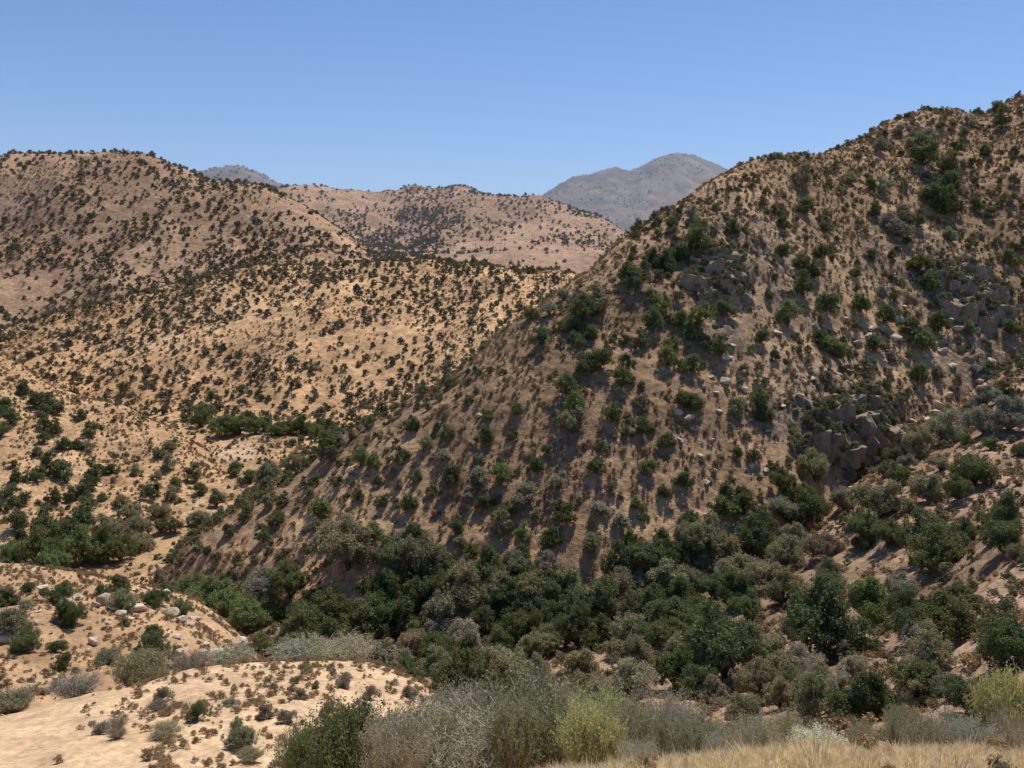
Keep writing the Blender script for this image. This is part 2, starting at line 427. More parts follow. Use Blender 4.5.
# one sheet to the horizon
def ground_sheet():
    n = 60; a = np.linspace(0, 2 * math.pi, n, endpoint=False)
    radii = [0.5, 60, 300, 1000, 3000, 9000, 30000]
    V = [(0, 0, -75)] + [(r * math.cos(t), r * math.sin(t), -75) for r in radii for t in a]
    Fc = [(0, 1 + i, 1 + (i + 1) % n) for i in range(n)]
    for k in range(len(radii) - 1):
        for i in range(n):
            b = 1 + k * n; c = b + n; j = (i + 1) % n
            Fc.append((b + i, c + i, c + j, b + j))
    me = bpy.data.meshes.new('ground'); me.from_pydata(V, [], Fc)
    at = me.color_attributes.new('tint', 'FLOAT_COLOR', 'POINT')
    at.data.foreach_set('color', np.tile(np.array([.3, .2, .13, 1], np.float32), len(V)))
    me.materials.append(MG_FAR)
    o = bpy.data.objects.new('ground', me); COL.objects.link(o); o['kind'] = 'structure'
ground_sheet()

# ------------------------------------------------------------------ plant meshes
def np_mesh(name, V, faces, mats, mat_idx=None, smooth=False):
    """faces: list of int arrays (n,k)"""
    me = bpy.data.meshes.new(name)
    me.vertices.add(len(V)); me.vertices.foreach_set('co', np.asarray(V, np.float32).reshape(-1))
    loops = np.concatenate([f.reshape(-1) for f in faces]).astype(np.int32)
    sizes = np.concatenate([np.full(len(f), f.shape[1]) for f in faces])
    starts = np.concatenate([[0], np.cumsum(sizes)[:-1]]).astype(np.int32)
    me.loops.add(len(loops)); me.loops.foreach_set('vertex_index', loops)
    me.polygons.add(len(sizes)); me.polygons.foreach_set('loop_start', starts)
    if mat_idx is not None: me.polygons.foreach_set('material_index', mat_idx.astype(np.int32))
    if smooth: me.polygons.foreach_set('use_smooth', np.ones(len(sizes), bool))
    me.update(calc_edges=True); me.validate()
    for m in mats: me.materials.append(m)
    return me

def leaves(C, size, rng, up=0.35, aspect=0.55):
    """one quad leaf at each centre"""
    n = len(C)
    nrm = rng.normal(size=(n, 3)); nrm[:, 2] += up; nrm /= np.linalg.norm(nrm, axis=1)[:, None]
    t = np.cross(nrm, rng.normal(size=(n, 3))); t /= np.linalg.norm(t, axis=1)[:, None] + 1e-9
    b = np.cross(nrm, t)
    s = size * rng.uniform(0.6, 1.35, (n, 1))
    V = np.stack([C - t * s, C - b * s * aspect + t * s * .1, C + t * s, C + b * s * aspect + t * s * .1], 1).reshape(-1, 3)
    F = np.arange(4 * n).reshape(n, 4)
    return V, F

def lobes(rng, n, flat=0.8, low=0.25):
    """unit crown: lobe centres and radii; an uneven mound about 1 in radius and 2*flat high"""
    L = [(np.array([rng.uniform(-.15, .15), rng.uniform(-.15, .15), flat * rng.uniform(.75, 1.1)]), rng.uniform(.42, .58))]
    for i in range(n):
        a = 2 * math.pi * (i + rng.uniform(-.45, .45)) / n
        r = rng.uniform(.4, .82)
        z = flat * rng.uniform(low * 1.4, 1.15)
        L.append((np.array([r * math.cos(a), r * math.sin(a), z]), rng.uniform(.24, .48)))
    for i in range(n // 2):
        a = rng.uniform(0, 6.28); r = rng.uniform(.1, .5)
        L.append((np.array([r * math.cos(a), r * math.sin(a), flat * rng.uniform(1.15, 1.65)]), rng.uniform(.2, .36)))
    return L

def crown_points(rng, L, nclump, per, spread, zmin=0.03):
    w = np.array([r * r for c, r in L]); w /= w.sum()
    k = rng.choice(len(L), nclump, p=w)
    d = rng.normal(size=(nclump, 3)); d[:, 2] += 0.25; d /= np.linalg.norm(d, axis=1)[:, None]
    rad = rng.uniform(.62, 1.06, (nclump, 1)) ** 0.7
    inner = rng.uniform(size=(nclump, 1)) < .22
    rad = np.where(inner, rad * .55, rad)
    C = np.array([L[i][0] for i in k]) + d * rad * np.array([[L[i][1]] for i in k])
    P = (C[:, None, :] + rng.normal(size=(nclump, per, 3)) * spread * rng.uniform(.6, 1.3, (nclump, 1, 1))).reshape(-1, 3)
    return P[P[:, 2] > zmin]

def tube(path, radii, sides=5):
    path = np.asarray(path, float); n = len(path)
    V = []
    for i in range(n):
        d = path[min(i + 1, n - 1)] - path[max(i - 1, 0)]; d /= np.linalg.norm(d) + 1e-9
        a = np.cross(d, [0.3, 0.9, 0.2]); a /= np.linalg.norm(a) + 1e-9; b = np.cross(d, a)
        for s in range(sides):
            t = 2 * math.pi * s / sides
            V.append(path[i] + radii[i] * (a * math.cos(t) + b * math.sin(t)))
    F = [(i * sides + s, i * sides + (s + 1) % sides, (i + 1) * sides + (s + 1) % sides, (i + 1) * sides + s) for i in range(n - 1) for s in range(sides)]
    return np.array(V), np.array(F)

def tubes(list_of):
    Vs, Fs, o = [], [], 0
    for p, r, s in list_of:
        v, f = tube(p, r, s); Vs.append(v); Fs.append(f + o); o += len(v)
    return np.concatenate(Vs), np.concatenate(Fs)

M_LEAF = leaf_mat('leaf')
M_BARK = bark_mat('bark', (.10, .085, .07))
M_TWIG = bark_mat('dry_twig', (.58, .53, .43))
M_DARKTWIG = bark_mat('dark_twig', (.16, .14, .115))

def limb_paths(rng, L, base_r, tip=.25):
    out = []
    for c, r in L:
        mid = np.array([c[0] * .35 + rng.uniform(-.05, .05), c[1] * .35 + rng.uniform(-.05, .05), c[2] * .5])
        out.append(([np.array([0, 0, -.05]), np.array([c[0] * .08, c[1] * .08, c[2] * .22]), mid, c], [base_r, base_r * .8, base_r * .5, base_r * tip], 5))
    return out

def tree_variant(seed, n_lobes, flat, clumps, per, spread, leaf):
    rng = np.random.default_rng(seed)
    L = lobes(rng, n_lobes, flat)
    P = crown_points(rng, L, clumps, per, spread, 0.06)
    V, F = leaves(P, leaf, rng)
    crown = np_mesh('crown', V, [F], [M_LEAF])
    V, F = tubes(limb_paths(rng, L, .07))
    trunk = np_mesh('trunk', V, [F], [M_BARK], smooth=True)
    return crown, trunk

def shrub_variant(seed, n_lobes, flat, clumps, per, spread, leaf):
    rng = np.random.default_rng(seed)
    L = lobes(rng, n_lobes, flat, .15)
    P = crown_points(rng, L, clumps, per, spread, 0.0)
    V, F = leaves(P, leaf, rng)
    V2, F2 = tubes(limb_paths(rng, L, .04))
    me = np_mesh('shrub', np.concatenate([V, V2]), [F, F2 + len(V)], [M_LEAF, M_BARK], np.concatenate([np.zeros(len(F)), np.ones(len(F2))]))
    return me

TREES = [tree_variant(200 + i, 6 + i % 4, (.78, .92, .7, 1.05)[i % 4], 420, 50, .06, .033) for i in range(10)]
SHRUBS = [shrub_variant(300 + i, 4 + i % 4, (.72, .85, .62, .95)[i % 4], 150, 30, .075, .056) for i in range(8)]

SHRUBS_NEAR = [shrub_variant(350 + i, 4 + i % 4, (.72, .85, .62, .95)[i % 4], 380, 46, .055, .03) for i in range(6)]

def brush_variant(seed, n_stem, height, leafy, leaf, fan=0.75):
    """twiggy bush of many fanning stems: (stems mesh, foliage mesh), radius about 1"""
    rng = np.random.default_rng(seed)
    parts, tips = [], []
    for i in range(n_stem):
        a = rng.uniform(0, 2 * math.pi); lean = fan * math.sqrt(rng.uniform(0, 1))
        h = height * rng.uniform(.6, 1.05) * (1 - .3 * lean ** 2)
        d = np.array([math.cos(a) * lean, math.sin(a) * lean, 0])
        b0 = d * .12
        p = [b0, b0 + d * .3 + [0, 0, h * .4], d * .85 + [rng.normal() * .05, rng.normal() * .05, h * .78], d * 1.1 + [rng.normal() * .07, rng.normal() * .07, h]]
        parts.append((p, [.012, .009, .006, .002], 3))
        for k in range(7):
            t = rng.uniform(.35, 1); q = pchip([0, 1, 2, 3], np.array(p), np.array([t * 3]))[0]
            e = q + np.array([rng.normal() * .13, rng.normal() * .13, rng.uniform(.05, .28)])
            parts.append(([q, (q + e) / 2 + rng.normal(size=3) * .02, e], [.005, .0035, .0015], 3))
            tips += [e, (q + e) / 2, q * .3 + e * .7]
    V, F = tubes(parts)
    stems = (V, F)
    T = np.array(tips)
    n = int(len(T) * leafy)
    P = T[rng.integers(0, len(T), n)] + rng.normal(size=(n, 3)) * .045
    V, F = leaves(P, leaf, rng, .2, .4)
    return stems, (V, F)

BRUSH_GEO = [brush_variant(400, 150, 1.25, 4.0, .022), brush_variant(401, 130, 1.1, 6.5, .024), brush_variant(402, 160, 1.3, 2.0, .018), brush_variant(403, 120, 1.0, 9.0, .026)]
def brush_meshes(k, twig):
    (V, F), (V2, F2) = BRUSH_GEO[k]
    return np_mesh('stems', V, [F], [twig]), np_mesh('foliage', V2, [F2], [M_LEAF])
BRUSH = {(k, t): brush_meshes(k, m) for k in range(4) for t, m in (('pale', M_TWIG), ('dark', M_DARKTWIG))}

# ------------------------------------------------------------------ rocks
M_ROCK = rock_mat()
import bmesh
def rock_geo(seed, blocky=.0, flat=.7):
    rng = np.random.default_rng(seed)
    bm = bmesh.new()
    pts = rng.normal(size=(16, 3)); pts /= np.linalg.norm(pts, axis=1)[:, None]
    pts *= rng.uniform(.75, 1.05, (16, 1)); pts[:, 2] *= flat
    for p in pts: bm.verts.new(p)
    bmesh.ops.convex_hull(bm, input=bm.verts)
    loose = [v for v in bm.verts if not v.link_faces]
    bmesh.ops.delete(bm, geom=loose, context='VERTS')
    bmesh.ops.bevel(bm, geom=bm.edges[:], offset=.06, segments=1, affect='EDGES', profile=.6)
    bmesh.ops.triangulate(bm, faces=bm.faces[:])
    bmesh.ops.subdivide_edges(bm, edges=[e for e in bm.edges if e.calc_length() > .3], cuts=1, use_grid_fill=True)
    for v in bm.verts:
        x, y, z = v.co
        k = 0.06 * float(fbm(np.array([x * 2.1 + seed]), np.array([y * 2.1 + z * 1.7]), seed, 3)[0])
        v.co *= 1 + k
    bm.normal_update()
    return bm
def rock_mesh(seed, flat=.7):
    bm = rock_geo(seed, 0, flat); me = bpy.data.meshes.new('boulder'); bm.to_mesh(me); bm.free()
    me.materials.append(M_ROCK); return me
BOULDERS = [rock_mesh(500 + i, (.6, .75, .5, .85)[i % 4]) for i in range(8)]

# ------------------------------------------------------------------ placing
def put(o, label, cat, group=None):
    o['label'] = label; o['category'] = cat
    if group: o['group'] = group

GREEN = {'dark': (.155, .175, .080), 'bright': (.195, .225, .090), 'olive': (.30, .285, .17), 'grey': (.34, .32, .235), 'brown': (.31, .25, .18), 'yellow': (.41, .41, .19), 'cream': (.62, .58, .42)}
def jitter(c, rng, a=.18):
    k = 1 + rng.uniform(-a, a)
    return (c[0] * k * (1 + rng.uniform(-.08, .08)), c[1] * k, c[2] * k * (1 + rng.uniform(-.1, .1)), 1)

PLACED = []      # (x, y, r) of all individual plants, so the scattered scrub keeps clear
ITEMS = []       # dicts for labelling
rngp = np.random.default_rng(99)

def ground_hit(px, py):
    h = cast_pixel(px, py)
    if h is None: return None
    return h

def place_tree(px, pyc, w, col='dark', hk=1.0, kind='tree'):
    h = cast_pixel(px, min(pyc + w * 0.36 * hk, 765), ('F', 'G', 'V', 'E', 'D')) if kind == 'tree' else cast_pixel(px, pyc + w * .3)
    if h is None: return
    p = h[0]; r = max(.25, w / 2 * p.y / FPX)
    ITEMS.append(dict(kind=kind, px=px, py=pyc, w=w, col=col, hk=hk, p=p, r=r, layer=h[2]))
    PLACED.append((p.x, p.y, r))

S = []   # slope and hill shrubs: px, py of the middle, width in px, colour
def add(txt, off=(0, 0)):
    for t in txt.split():
        a = t.split(',')
        S.append((float(a[0]) + off[0], float(a[1]) + off[1], float(a[2]), {'d': 'dark', 'b': 'bright', 'o': 'olive', 'g': 'grey', 'n': 'brown'}[a[3]] if len(a) > 3 else 'dark'))
# across the canyon, lower middle
add('''517,408,14 574,404,26,b 572,422,26,o 547,448,12 536,465,16 596,465,18 513,436,12 643,425,18 667,438,18 647,465,17,b 684,478,17 664,490,15
557,481,18,g 564,509,22 524,494,26,o 551,535,21 523,534,17,b 522,552,22 594,544,19,o 631,537,22,b 636,503,14,b 644,516,9 662,534,17 689,521,22 722,504,24 744,506,22
726,489,16 743,491,14 684,399,20 696,400,18 736,404,20,o 758,401,20 765,416,16 753,455,15,o 762,511,17 627,431,12 612,414,18 598,506,18,g 620,519,18,g 537,511,12,o 737,451,12 566,388,20
331,440,28 361,459,17,b 375,461,15,b 331,451,24 318,506,26,b 277,519,17,b 263,536,16 373,530,17,b 408,501,20 413,529,18 401,536,20,g 453,474,22 485,435,19 445,436,14,b 503,474,20,b
485,501,16 456,526,16 473,549,19 460,541,12,o 503,511,19 502,526,20,o 481,476,20,g 378,480,12,b 358,494,14 398,484,12,o 433,489,14,b 383,501,12 417,475,14 413,424,15 486,414,10,b 426,444,14,o 443,456,14,g 471,491,15,g 337,481,14''')
# upper middle
add('''626,338,12 652,323,20 659,308,18,b 641,342,16 628,274,18 636,281,22 652,294,12 679,318,17 697,317,24,b 672,347,16 668,358,18,b 694,334,16 706,342,14 721,347,20,b 692,362,22
722,307,20 761,336,15 623,376,20 627,360,14 589,332,18,b 597,302,26,o 542,336,18 532,312,16 563,294,13,g 574,300,13,g 549,310,13,g 584,312,26 572,322,20 664,262,22 652,257,18 674,254,16 697,242,26
684,252,18 692,214,14,g 672,222,12 732,227,16 600,357,26 584,362,22 577,340,14''')
# upper slope and crest
add('''870,254,13 892,254,10 819,251,15 783,222,15 825,226,12 778,210,14 804,206,18 874,210,14 889,218,17,g 903,213,17,g 897,228,20,g 918,221,15 907,240,10 930,197,20 945,206,22 975,203,13
988,212,11 949,234,14,o 1010,258,16 854,272,12 782,250,16 804,262,20 814,272,14 803,288,20 825,302,22 788,316,22,b 859,302,22,b 883,314,20 894,296,11 880,293,14,g 828,342,24,b 820,336,18 838,352,14,b
918,264,22 913,327,22 922,342,20,b 938,324,20 967,279,16 968,328,14,b 1009,326,17,b 918,373,20,b 873,342,20 985,310,20 930,284,20 968,272,14,b
922,154,26 914,142,14,g 929,137,18,g 958,147,12 948,170,20 948,185,24 930,194,18 947,202,24 884,189,16,g 870,185,12 1002,122,22 1017,94,13 997,106,18 980,110,13 970,121,14,g 985,150,12 899,130,15,g
913,132,16,g 940,125,11 880,147,13,g 803,180,18,o 848,177,14,o 964,132,14,o''')
# spur and canyon floor at left
add('''24,389,14 41,399,22 57,409,13 5,406,15 10,418,15 2,430,14 44,411,12 45,424,12 55,429,12 44,438,11 64,443,14 39,451,11 81,414,13 90,428,14 77,444,12 87,445,14,o 15,463,10 51,465,20 65,471,19 37,474,17
17,476,15 10,490,15 15,500,13 26,499,11 55,496,16 71,494,14 85,491,16 87,508,18 102,496,11 95,471,16 110,468,14 92,484,14 2,506,12 16,520,22 45,526,26 82,519,24 152,489,17 136,470,12,o 176,481,12
195,475,15 200,488,15 236,470,15 250,475,17 172,493,14,o 170,464,14,o 159,453,12,o 171,444,13,o 156,476,10,o 120,501,15,o 124,389,11 211,395,10''')
# rocky knoll and sandy shoulder
add('''8,594,22 29,586,12 101,590,12 122,598,24,o 120,584,18 155,596,20 72,613,26 60,592,22 12,616,36,o 27,639,28 56,646,15 65,662,16 109,655,22,o 154,630,17,b 150,651,32 125,621,11,o 254,649,12 185,607,18,b
197,712,20 240,736,29,o 99,728,16,g 162,696,16,g 230,701,12,g 287,716,15,g 370,693,16,n 345,681,16,g 316,685,8,o 265,711,16,n 301,693,15,n 327,710,15,g 363,706,15,g 411,692,14,n''')

T = []   # canyon trees and tall scrub
def addt(txt):
    for t in txt.split():
        a = t.split(',')
        T.append((float(a[0]), float(a[1]), float(a[2]), {'d': 'dark', 'b': 'bright', 'o': 'olive', 'g': 'grey', 'n': 'brown', 'y': 'yellow'}[a[3]] if len(a) > 3 else 'dark', float(a[4]) if len(a) > 4 else 1.0))
addt('''348,551,50,o 391,559,34 416,561,45,o 436,569,36 313,601,20 303,633,44 333,613,40 338,641,42 361,626,46 396,623,46 406,603,36 391,586,34 426,598,34 466,588,46,o 446,586,30 446,623,44,o 488,623,36
353,658,28 383,666,44,g 411,651,24,n 456,683,46 471,661,36 496,648,34 501,676,42,o 446,661,20 496,693,30
527,618,36 559,616,36 594,616,52 527,638,36 547,643,30,o 579,636,36 627,596,42,o 662,588,40,o 647,616,40 672,618,42 687,598,34 724,650,68,d,1.1 679,651,30,o 652,636,28 737,593,34 712,590,26 747,611,28 579,673,40,o,1.15 544,676,28,o,1.2 519,676,32
632,686,40,g 617,651,24,o 597,693,26,o 759,691,36,o 742,711,32,o 778,683,34,o 813,706,40,o 860,698,58 823,633,70 868,606,46,b 828,591,34 783,591,40,o 953,618,60 958,593,24 1003,648,52 923,686,46 968,701,38 800,668,36,g 773,653,30,g 918,626,44 868,646,18,b
1003,519,40,d,1.3 1003,540,40 973,471,40 958,491,26 928,489,36,o 928,539,50,d,1.1 933,554,50 880,501,46,o 888,536,32 865,531,34 898,476,22,b 885,471,16 858,465,16,b 815,469,32,o 800,491,24 850,476,16,o
805,509,46 783,504,34,o 783,484,26 795,539,36,o 783,554,38,o 823,546,34,n 830,569,24,o 918,446,30,o 895,454,24 943,431,36,g 965,440,16,b 990,444,16,b 1019,449,18,b 983,421,34,g 1008,416,40,g 940,464,20,o 843,501,28,g 948,413,18,g
1005,395,20 983,399,26,g 965,412,20,g 905,464,18,g 674,556,36 702,544,38,o 724,559,42,o 752,544,36 652,564,38 629,564,36 737,569,36,o 760,534,28
25,541,26 38,556,36,b 70,533,30 50,566,32,b 82,551,36,b 107,545,30,b 107,530,28,o 137,527,28,o 140,541,26,o 162,525,18 160,510,20,o 132,512,20,o 175,526,18,o 217,500,18,o 200,517,22,o 62,545,24 100,555,24,b 10,562,34,b
227,424,30,b 250,423,16 278,428,20,b 301,428,18 316,430,18,b 322,424,14,b 264,425,18 205,409,22 200,419,20 271,470,26,o 296,464,22,o
220,603,46,b 245,618,38,b 232,626,24,b 192,598,34,b 261,648,24,b 271,613,30,b 240,427,20,b 256,427,18,b 288,427,18,b 310,428,18,b 332,426,16,b 120,552,26,b 60,557,28,b 16,549,24,b 205,600,30,b 266,588,34,g''')
rx = np.random.default_rng(5)
def free_px(px, py, d):
    return all(math.hypot(px - t[0], (py - t[1]) * 1.2) > d for t in T)
for poly_x, poly_y, n, lo, hi in (((690, 1020), (575, 715), 16, 26, 40), ((290, 700), (585, 690), 34, 24, 42), ((780, 1020), (440, 575), 3, 18, 26), ((480, 720), (560, 600), 14, 20, 32)):
    for i in range(n * 6):
        px, py = rx.uniform(*poly_x), rx.uniform(*poly_y); w_ = rx.uniform(lo, hi)
        if px > 965 and (py < 505 or 575 < py < 665): continue
        if poly_y == (440, 575) and (py < 590 - (px - 780) * .62 or (px > 975 and py < 505)): continue
        if n > 0 and free_px(px, py, w_ * .52):
            T.append((px, py, w_, ('dark', 'dark', 'olive', 'olive', 'grey')[int(rx.integers(0, 5))], 1.0)); n -= 1
for t in T: place_tree(*t)
for s in S: place_tree(s[0], s[1], s[2] * (1.38 if s[1] > 135 else 1.0), s[3], 1.0, 'shrub')

# labels are written further down from what each plant looks like and stands beside
def tree_proto(k):
    root = bpy.data.objects.new('canyon_tree', None); root.empty_display_size = .5
    COL.objects.link(root)
    crown = bpy.data.objects.new('crown', TREES[k][0]); trunk = bpy.data.objects.new('trunk', TREES[k][1])
    for c in (crown, trunk): COL.objects.link(c); c.parent = root
    return root, crown, trunk
protos = {}
for it in ITEMS:
    r = it['r']; k = int(rngp.integers(0, 10 if it['kind'] == 'tree' else 8))
    rz = rngp.uniform(0, 6.28)
    col = jitter(GREEN[it['col']], rngp)
    if it['kind'] == 'tree':
        if k not in protos:
            protos[k] = tree_proto(k); root, crown, trunk = protos[k]
        else:
            root0, crown0, trunk0 = protos[k]
            root = root0.copy(); COL.objects.link(root)
            crown = crown0.copy(); trunk = trunk0.copy()
            for c in (crown, trunk): COL.objects.link(c); c.parent = root
        crown.color = col
        it['ob'] = root
        sc = r * (1.08 if it['px'] > 765 and it['py'] < 600 else 1.1 if it['px'] < 340 and it['py'] < 580 else 1.3)
        root.scale = (sc * rngp.uniform(.92, 1.08), sc, sc * it['hk'] * rngp.uniform(.9, 1.15))
    else:
        root = bpy.data.objects.new('shrub', SHRUBS_NEAR[k % 6] if it['layer'] in 'IJ' else SHRUBS[k]); COL.objects.link(root)
        root.color = col; it['ob'] = root
        root.scale = (r * rngp.uniform(.9, 1.1), r, r * rngp.uniform(.85, 1.1))
    root.location = (it['p'].x, it['p'].y, it['p'].z - .06 * r)
    root.rotation_euler = (rngp.normal() * .05, rngp.normal() * .05, rz)

# brush close to the camera: px of the middle, py of the top, width, Y, colour, variant, twigs, label
BR = [(348, 722, 104, 20, 'dark', 3, 'dark'), (440, 706, 120, 17, 'grey', 2, 'pale'), (395, 722, 80, 16, 'grey', 0, 'pale'),
      (535, 690, 115, 18, 'olive', 1, 'pale'), (605, 702, 80, 17, 'yellow', 1, 'pale'), (657, 694, 80, 17, 'grey', 2, 'pale'),
      (705, 714, 60, 18, 'brown', 2, 'dark'), (575, 705, 70, 21, 'olive', 1, 'pale'), (490, 712, 70, 20, 'olive', 0, 'pale'), (745, 722, 56, 19, 'olive', 0, 'pale'), (783, 716, 50, 20, 'grey', 0, 'pale'),
      (903, 713, 42, 19, 'olive', 1, 'pale'), (950, 718, 56, 18, 'grey', 1, 'pale'), (983, 712, 34, 19, 'olive', 3, 'dark'), (1010, 712, 46, 18, 'brown', 2, 'pale'),
      (820, 736, 62, 13, 'cream', 3, 'pale'), (863, 726, 34, 18, 'olive', 1, 'pale'), (725, 734, 50, 14, 'grey', 2, 'pale'), (640, 738, 46, 13, 'grey', 2, 'pale'),
      (12, 694, 46, 43, 'olive', 3, 'dark'), (75, 688, 58, 44, 'grey', 2, 'dark'), (140, 658, 60, 49, 'olive', 3, 'dark'), (190, 660, 46, 50, 'brown', 2, 'dark'), (228, 652, 54, 53, 'grey', 1, 'dark'),
      (165, 732, 34, 31, 'olive', 1, 'dark'), (157, 702, 24, 36, 'brown', 2, 'dark'), (117, 717, 24, 33, 'brown', 2, 'dark'), (117, 730, 22, 31, 'brown', 0, 'dark'), (250, 750, 28, 28, 'olive', 1, 'dark'), (305, 735, 60, 24, 'olive', 1, 'pale'),
      (1012, 662, 66, 19, 'yellow', 3, 'pale'), (300, 660, 60, 55, 'grey', 1, 'pale'), (345, 662, 60, 58, 'olive', 1, 'pale')]
BR += [(420, 716, 70, 17, 'olive', 1, 'pale'), (465, 696, 80, 19, 'grey', 1, 'pale'), (515, 700, 60, 17, 'olive', 3, 'pale'), (555, 692, 70, 19, 'grey', 0, 'pale'), (630, 700, 60, 16, 'olive', 1, 'pale'), (680, 704, 56, 16, 'grey', 0, 'pale'),
       (385, 712, 60, 22, 'dark', 3, 'dark'), (590, 716, 70, 15, 'yellow', 3, 'pale'), (700, 722, 60, 15, 'olive', 1, 'pale'), (760, 726, 50, 15, 'grey', 1, 'pale'), (925, 724, 50, 15, 'olive', 1, 'pale'), (975, 726, 50, 15, 'grey', 1, 'pale'), (790, 728, 46, 16, 'olive', 3, 'pale'), (310, 734, 60, 22, 'dark', 3, 'dark')]
BRI = []
for (px, pyt, w, Y, col, k, tw) in BR:
    top = unproj(px, pyt, Y)
    z, key, nrm = top_at(top[0], top[1])
    hgt = max(.4, top[2] - z)
    r = w / 2 * Y / FPX
    root = bpy.data.objects.new('twiggy_bush', None); COL.objects.link(root); root.empty_display_size = .3
    st = bpy.data.objects.new('stems', BRUSH[(k, tw)][0]); fo = bpy.data.objects.new('foliage', BRUSH[(k, tw)][1])
    for c in (st, fo): COL.objects.link(c); c.parent = root
    fo.color = jitter(tuple(1.12 * c for c in GREEN[col]), rngp, .1)
    hz = (1.25, 1.1, 1.3, 1.0)[k]
    root.location = (top[0], top[1], z - .03)
    root.scale = (r * 1.2, r * 1.2, min(max(hgt / hz, r * .7), r * 3.0)); root.rotation_euler = (0, 0, rngp.uniform(0, 6.28))
    PLACED.append((top[0], top[1], r))
    BRI.append(dict(px=px, py=pyt + w * .4, w=w, col=col, ob=root, tw=tw, k=k))

# boulders: px, py, width
BO = '''50,590,14 66,601,13 43,586,10 95,604,10 104,598,15 113,607,10 122,613,11 139,607,16 95,641,12 172,612,14 183,619,12 196,618,10 190,624,9 166,634,9 176,636,9 179,651,9 215,652,14 240,641,12 235,648,8 58,682,10 20,628,14 5,637,14 35,622,8
165,592,9 135,589,8 78,597,10 250,656,10 228,656,8 206,644,7 130,618,8 88,650,6 60,621,6 202,652,10 145,622,6 108,622,7 50,632,6 38,610,7
677,411,9 681,440,9 707,482,8 690,417,10 719,411,7 681,526,12 707,515,8 740,552,8 703,267,8 778,332,10 868,335,9 895,337,11 870,328,7 857,342,9 963,288,8 943,310,8 938,404,11 935,412,8 858,407,14 842,431,8 885,397,9 838,480,8 833,487,7
480,415,6 732,344,8 727,357,9 752,395,6 775,528,9 690,564,8 400,648,18 388,655,12 456,638,14 412,643,12 925,417,9 913,422,8 884,402,7 847,370,8 812,378,7 838,395,9 800,395,8 782,405,7 768,430,7 752,465,6 766,470,6 714,470,6 700,455,6 712,440,5 692,428,5
905,360,7 888,352,8 952,365,8 975,368,10 990,360,9 862,300,6 845,318,6 815,325,6 775,345,7 880,680,8 870,672,8 888,690,7 893,655,8 886,640,7 905,640,6 940,520,9 950,535,8 962,545,9 955,525,7 35,412,5 100,485,5 92,540,8 5,545,10 12,551,7 485,612,9 475,600,7'''
rb = np.random.default_rng(41)
for cx, cy, sx, sy, n in ((858, 440, 50, 40, 12), (945, 318, 50, 36, 10), (745, 290, 50, 22, 8), (985, 385, 34, 12, 6), (727, 375, 24, 20, 6)):
    for i in range(n):
        BO += f" {cx + rb.normal() * sx * .6:.1f},{cy + rb.normal() * sy * .6:.1f},{rb.uniform(4.5, 10):.1f}"
BOI = []
for t in BO.split():
    px, py, w = map(float, t.split(','))
    h = cast_pixel(px, py + w * .2)
    if h is None: continue
    p = h[0]; r = w / 2 * p.y / FPX * 1.4
    k = int(rngp.integers(0, 8))
    o = bpy.data.objects.new('boulder', BOULDERS[k]); COL.objects.link(o)
    o.location = (p.x, p.y, p.z + r * .22)
    o.scale = (r * rngp.uniform(.95, 1.25), r * rngp.uniform(.8, 1.1), r * rngp.uniform(.7, 1.0))
    o.rotation_euler = (rngp.normal() * .2, rngp.normal() * .2, rngp.uniform(0, 6.28))
    pale = rngp.uniform(.85, 1.15)
    o.color = (.70 * pale, .59 * pale, .46 * pale, 1)
    BOI.append(dict(px=px, py=py, w=w, ob=o, layer=h[2]))

# rock outcrops: blocky bedrock standing out of the slope
OUI = []
def block_geo(rng):
    """an angular block of split bedrock: the hull of a knocked-about box with chipped corners"""
    bm = bmesh.new()
    for x in (-1, 1):
        for y in (-1, 1):
            for z in (-1, 1):
                q = np.array([x, y, z]) * rng.uniform(.5, 1.12, 3)
                bm.verts.new(q)
                if rng.uniform() < .5: bm.verts.new(q * np.array([rng.uniform(.4, .9), 1, rng.uniform(.85, 1.12)]))
    bmesh.ops.convex_hull(bm, input=bm.verts)
    bmesh.ops.delete(bm, geom=[v for v in bm.verts if not v.link_faces], context='VERTS')
    bmesh.ops.bevel(bm, geom=bm.edges[:], offset=.05, segments=1, affect='EDGES', profile=.5)
    bmesh.ops.triangulate(bm, faces=bm.faces[:])
    bmesh.ops.subdivide_edges(bm, edges=[e for e in bm.edges if e.calc_length() > .5], cuts=2, use_grid_fill=True)
    sd = int(rng.integers(0, 999))
    bmesh.ops.subdivide_edges(bm, edges=[e for e in bm.edges if e.calc_length() > .35], cuts=1, use_grid_fill=True)
    co = np.array([v.co[:] for v in bm.verts])
    k = .30 * fbm(co[:, 0] * 1.6 + co[:, 2], co[:, 1] * 1.6 + co[:, 2] * .7, sd, 4)
    for v, kk in zip(bm.verts, k): v.co *= 1 + float(kk)
    return bm

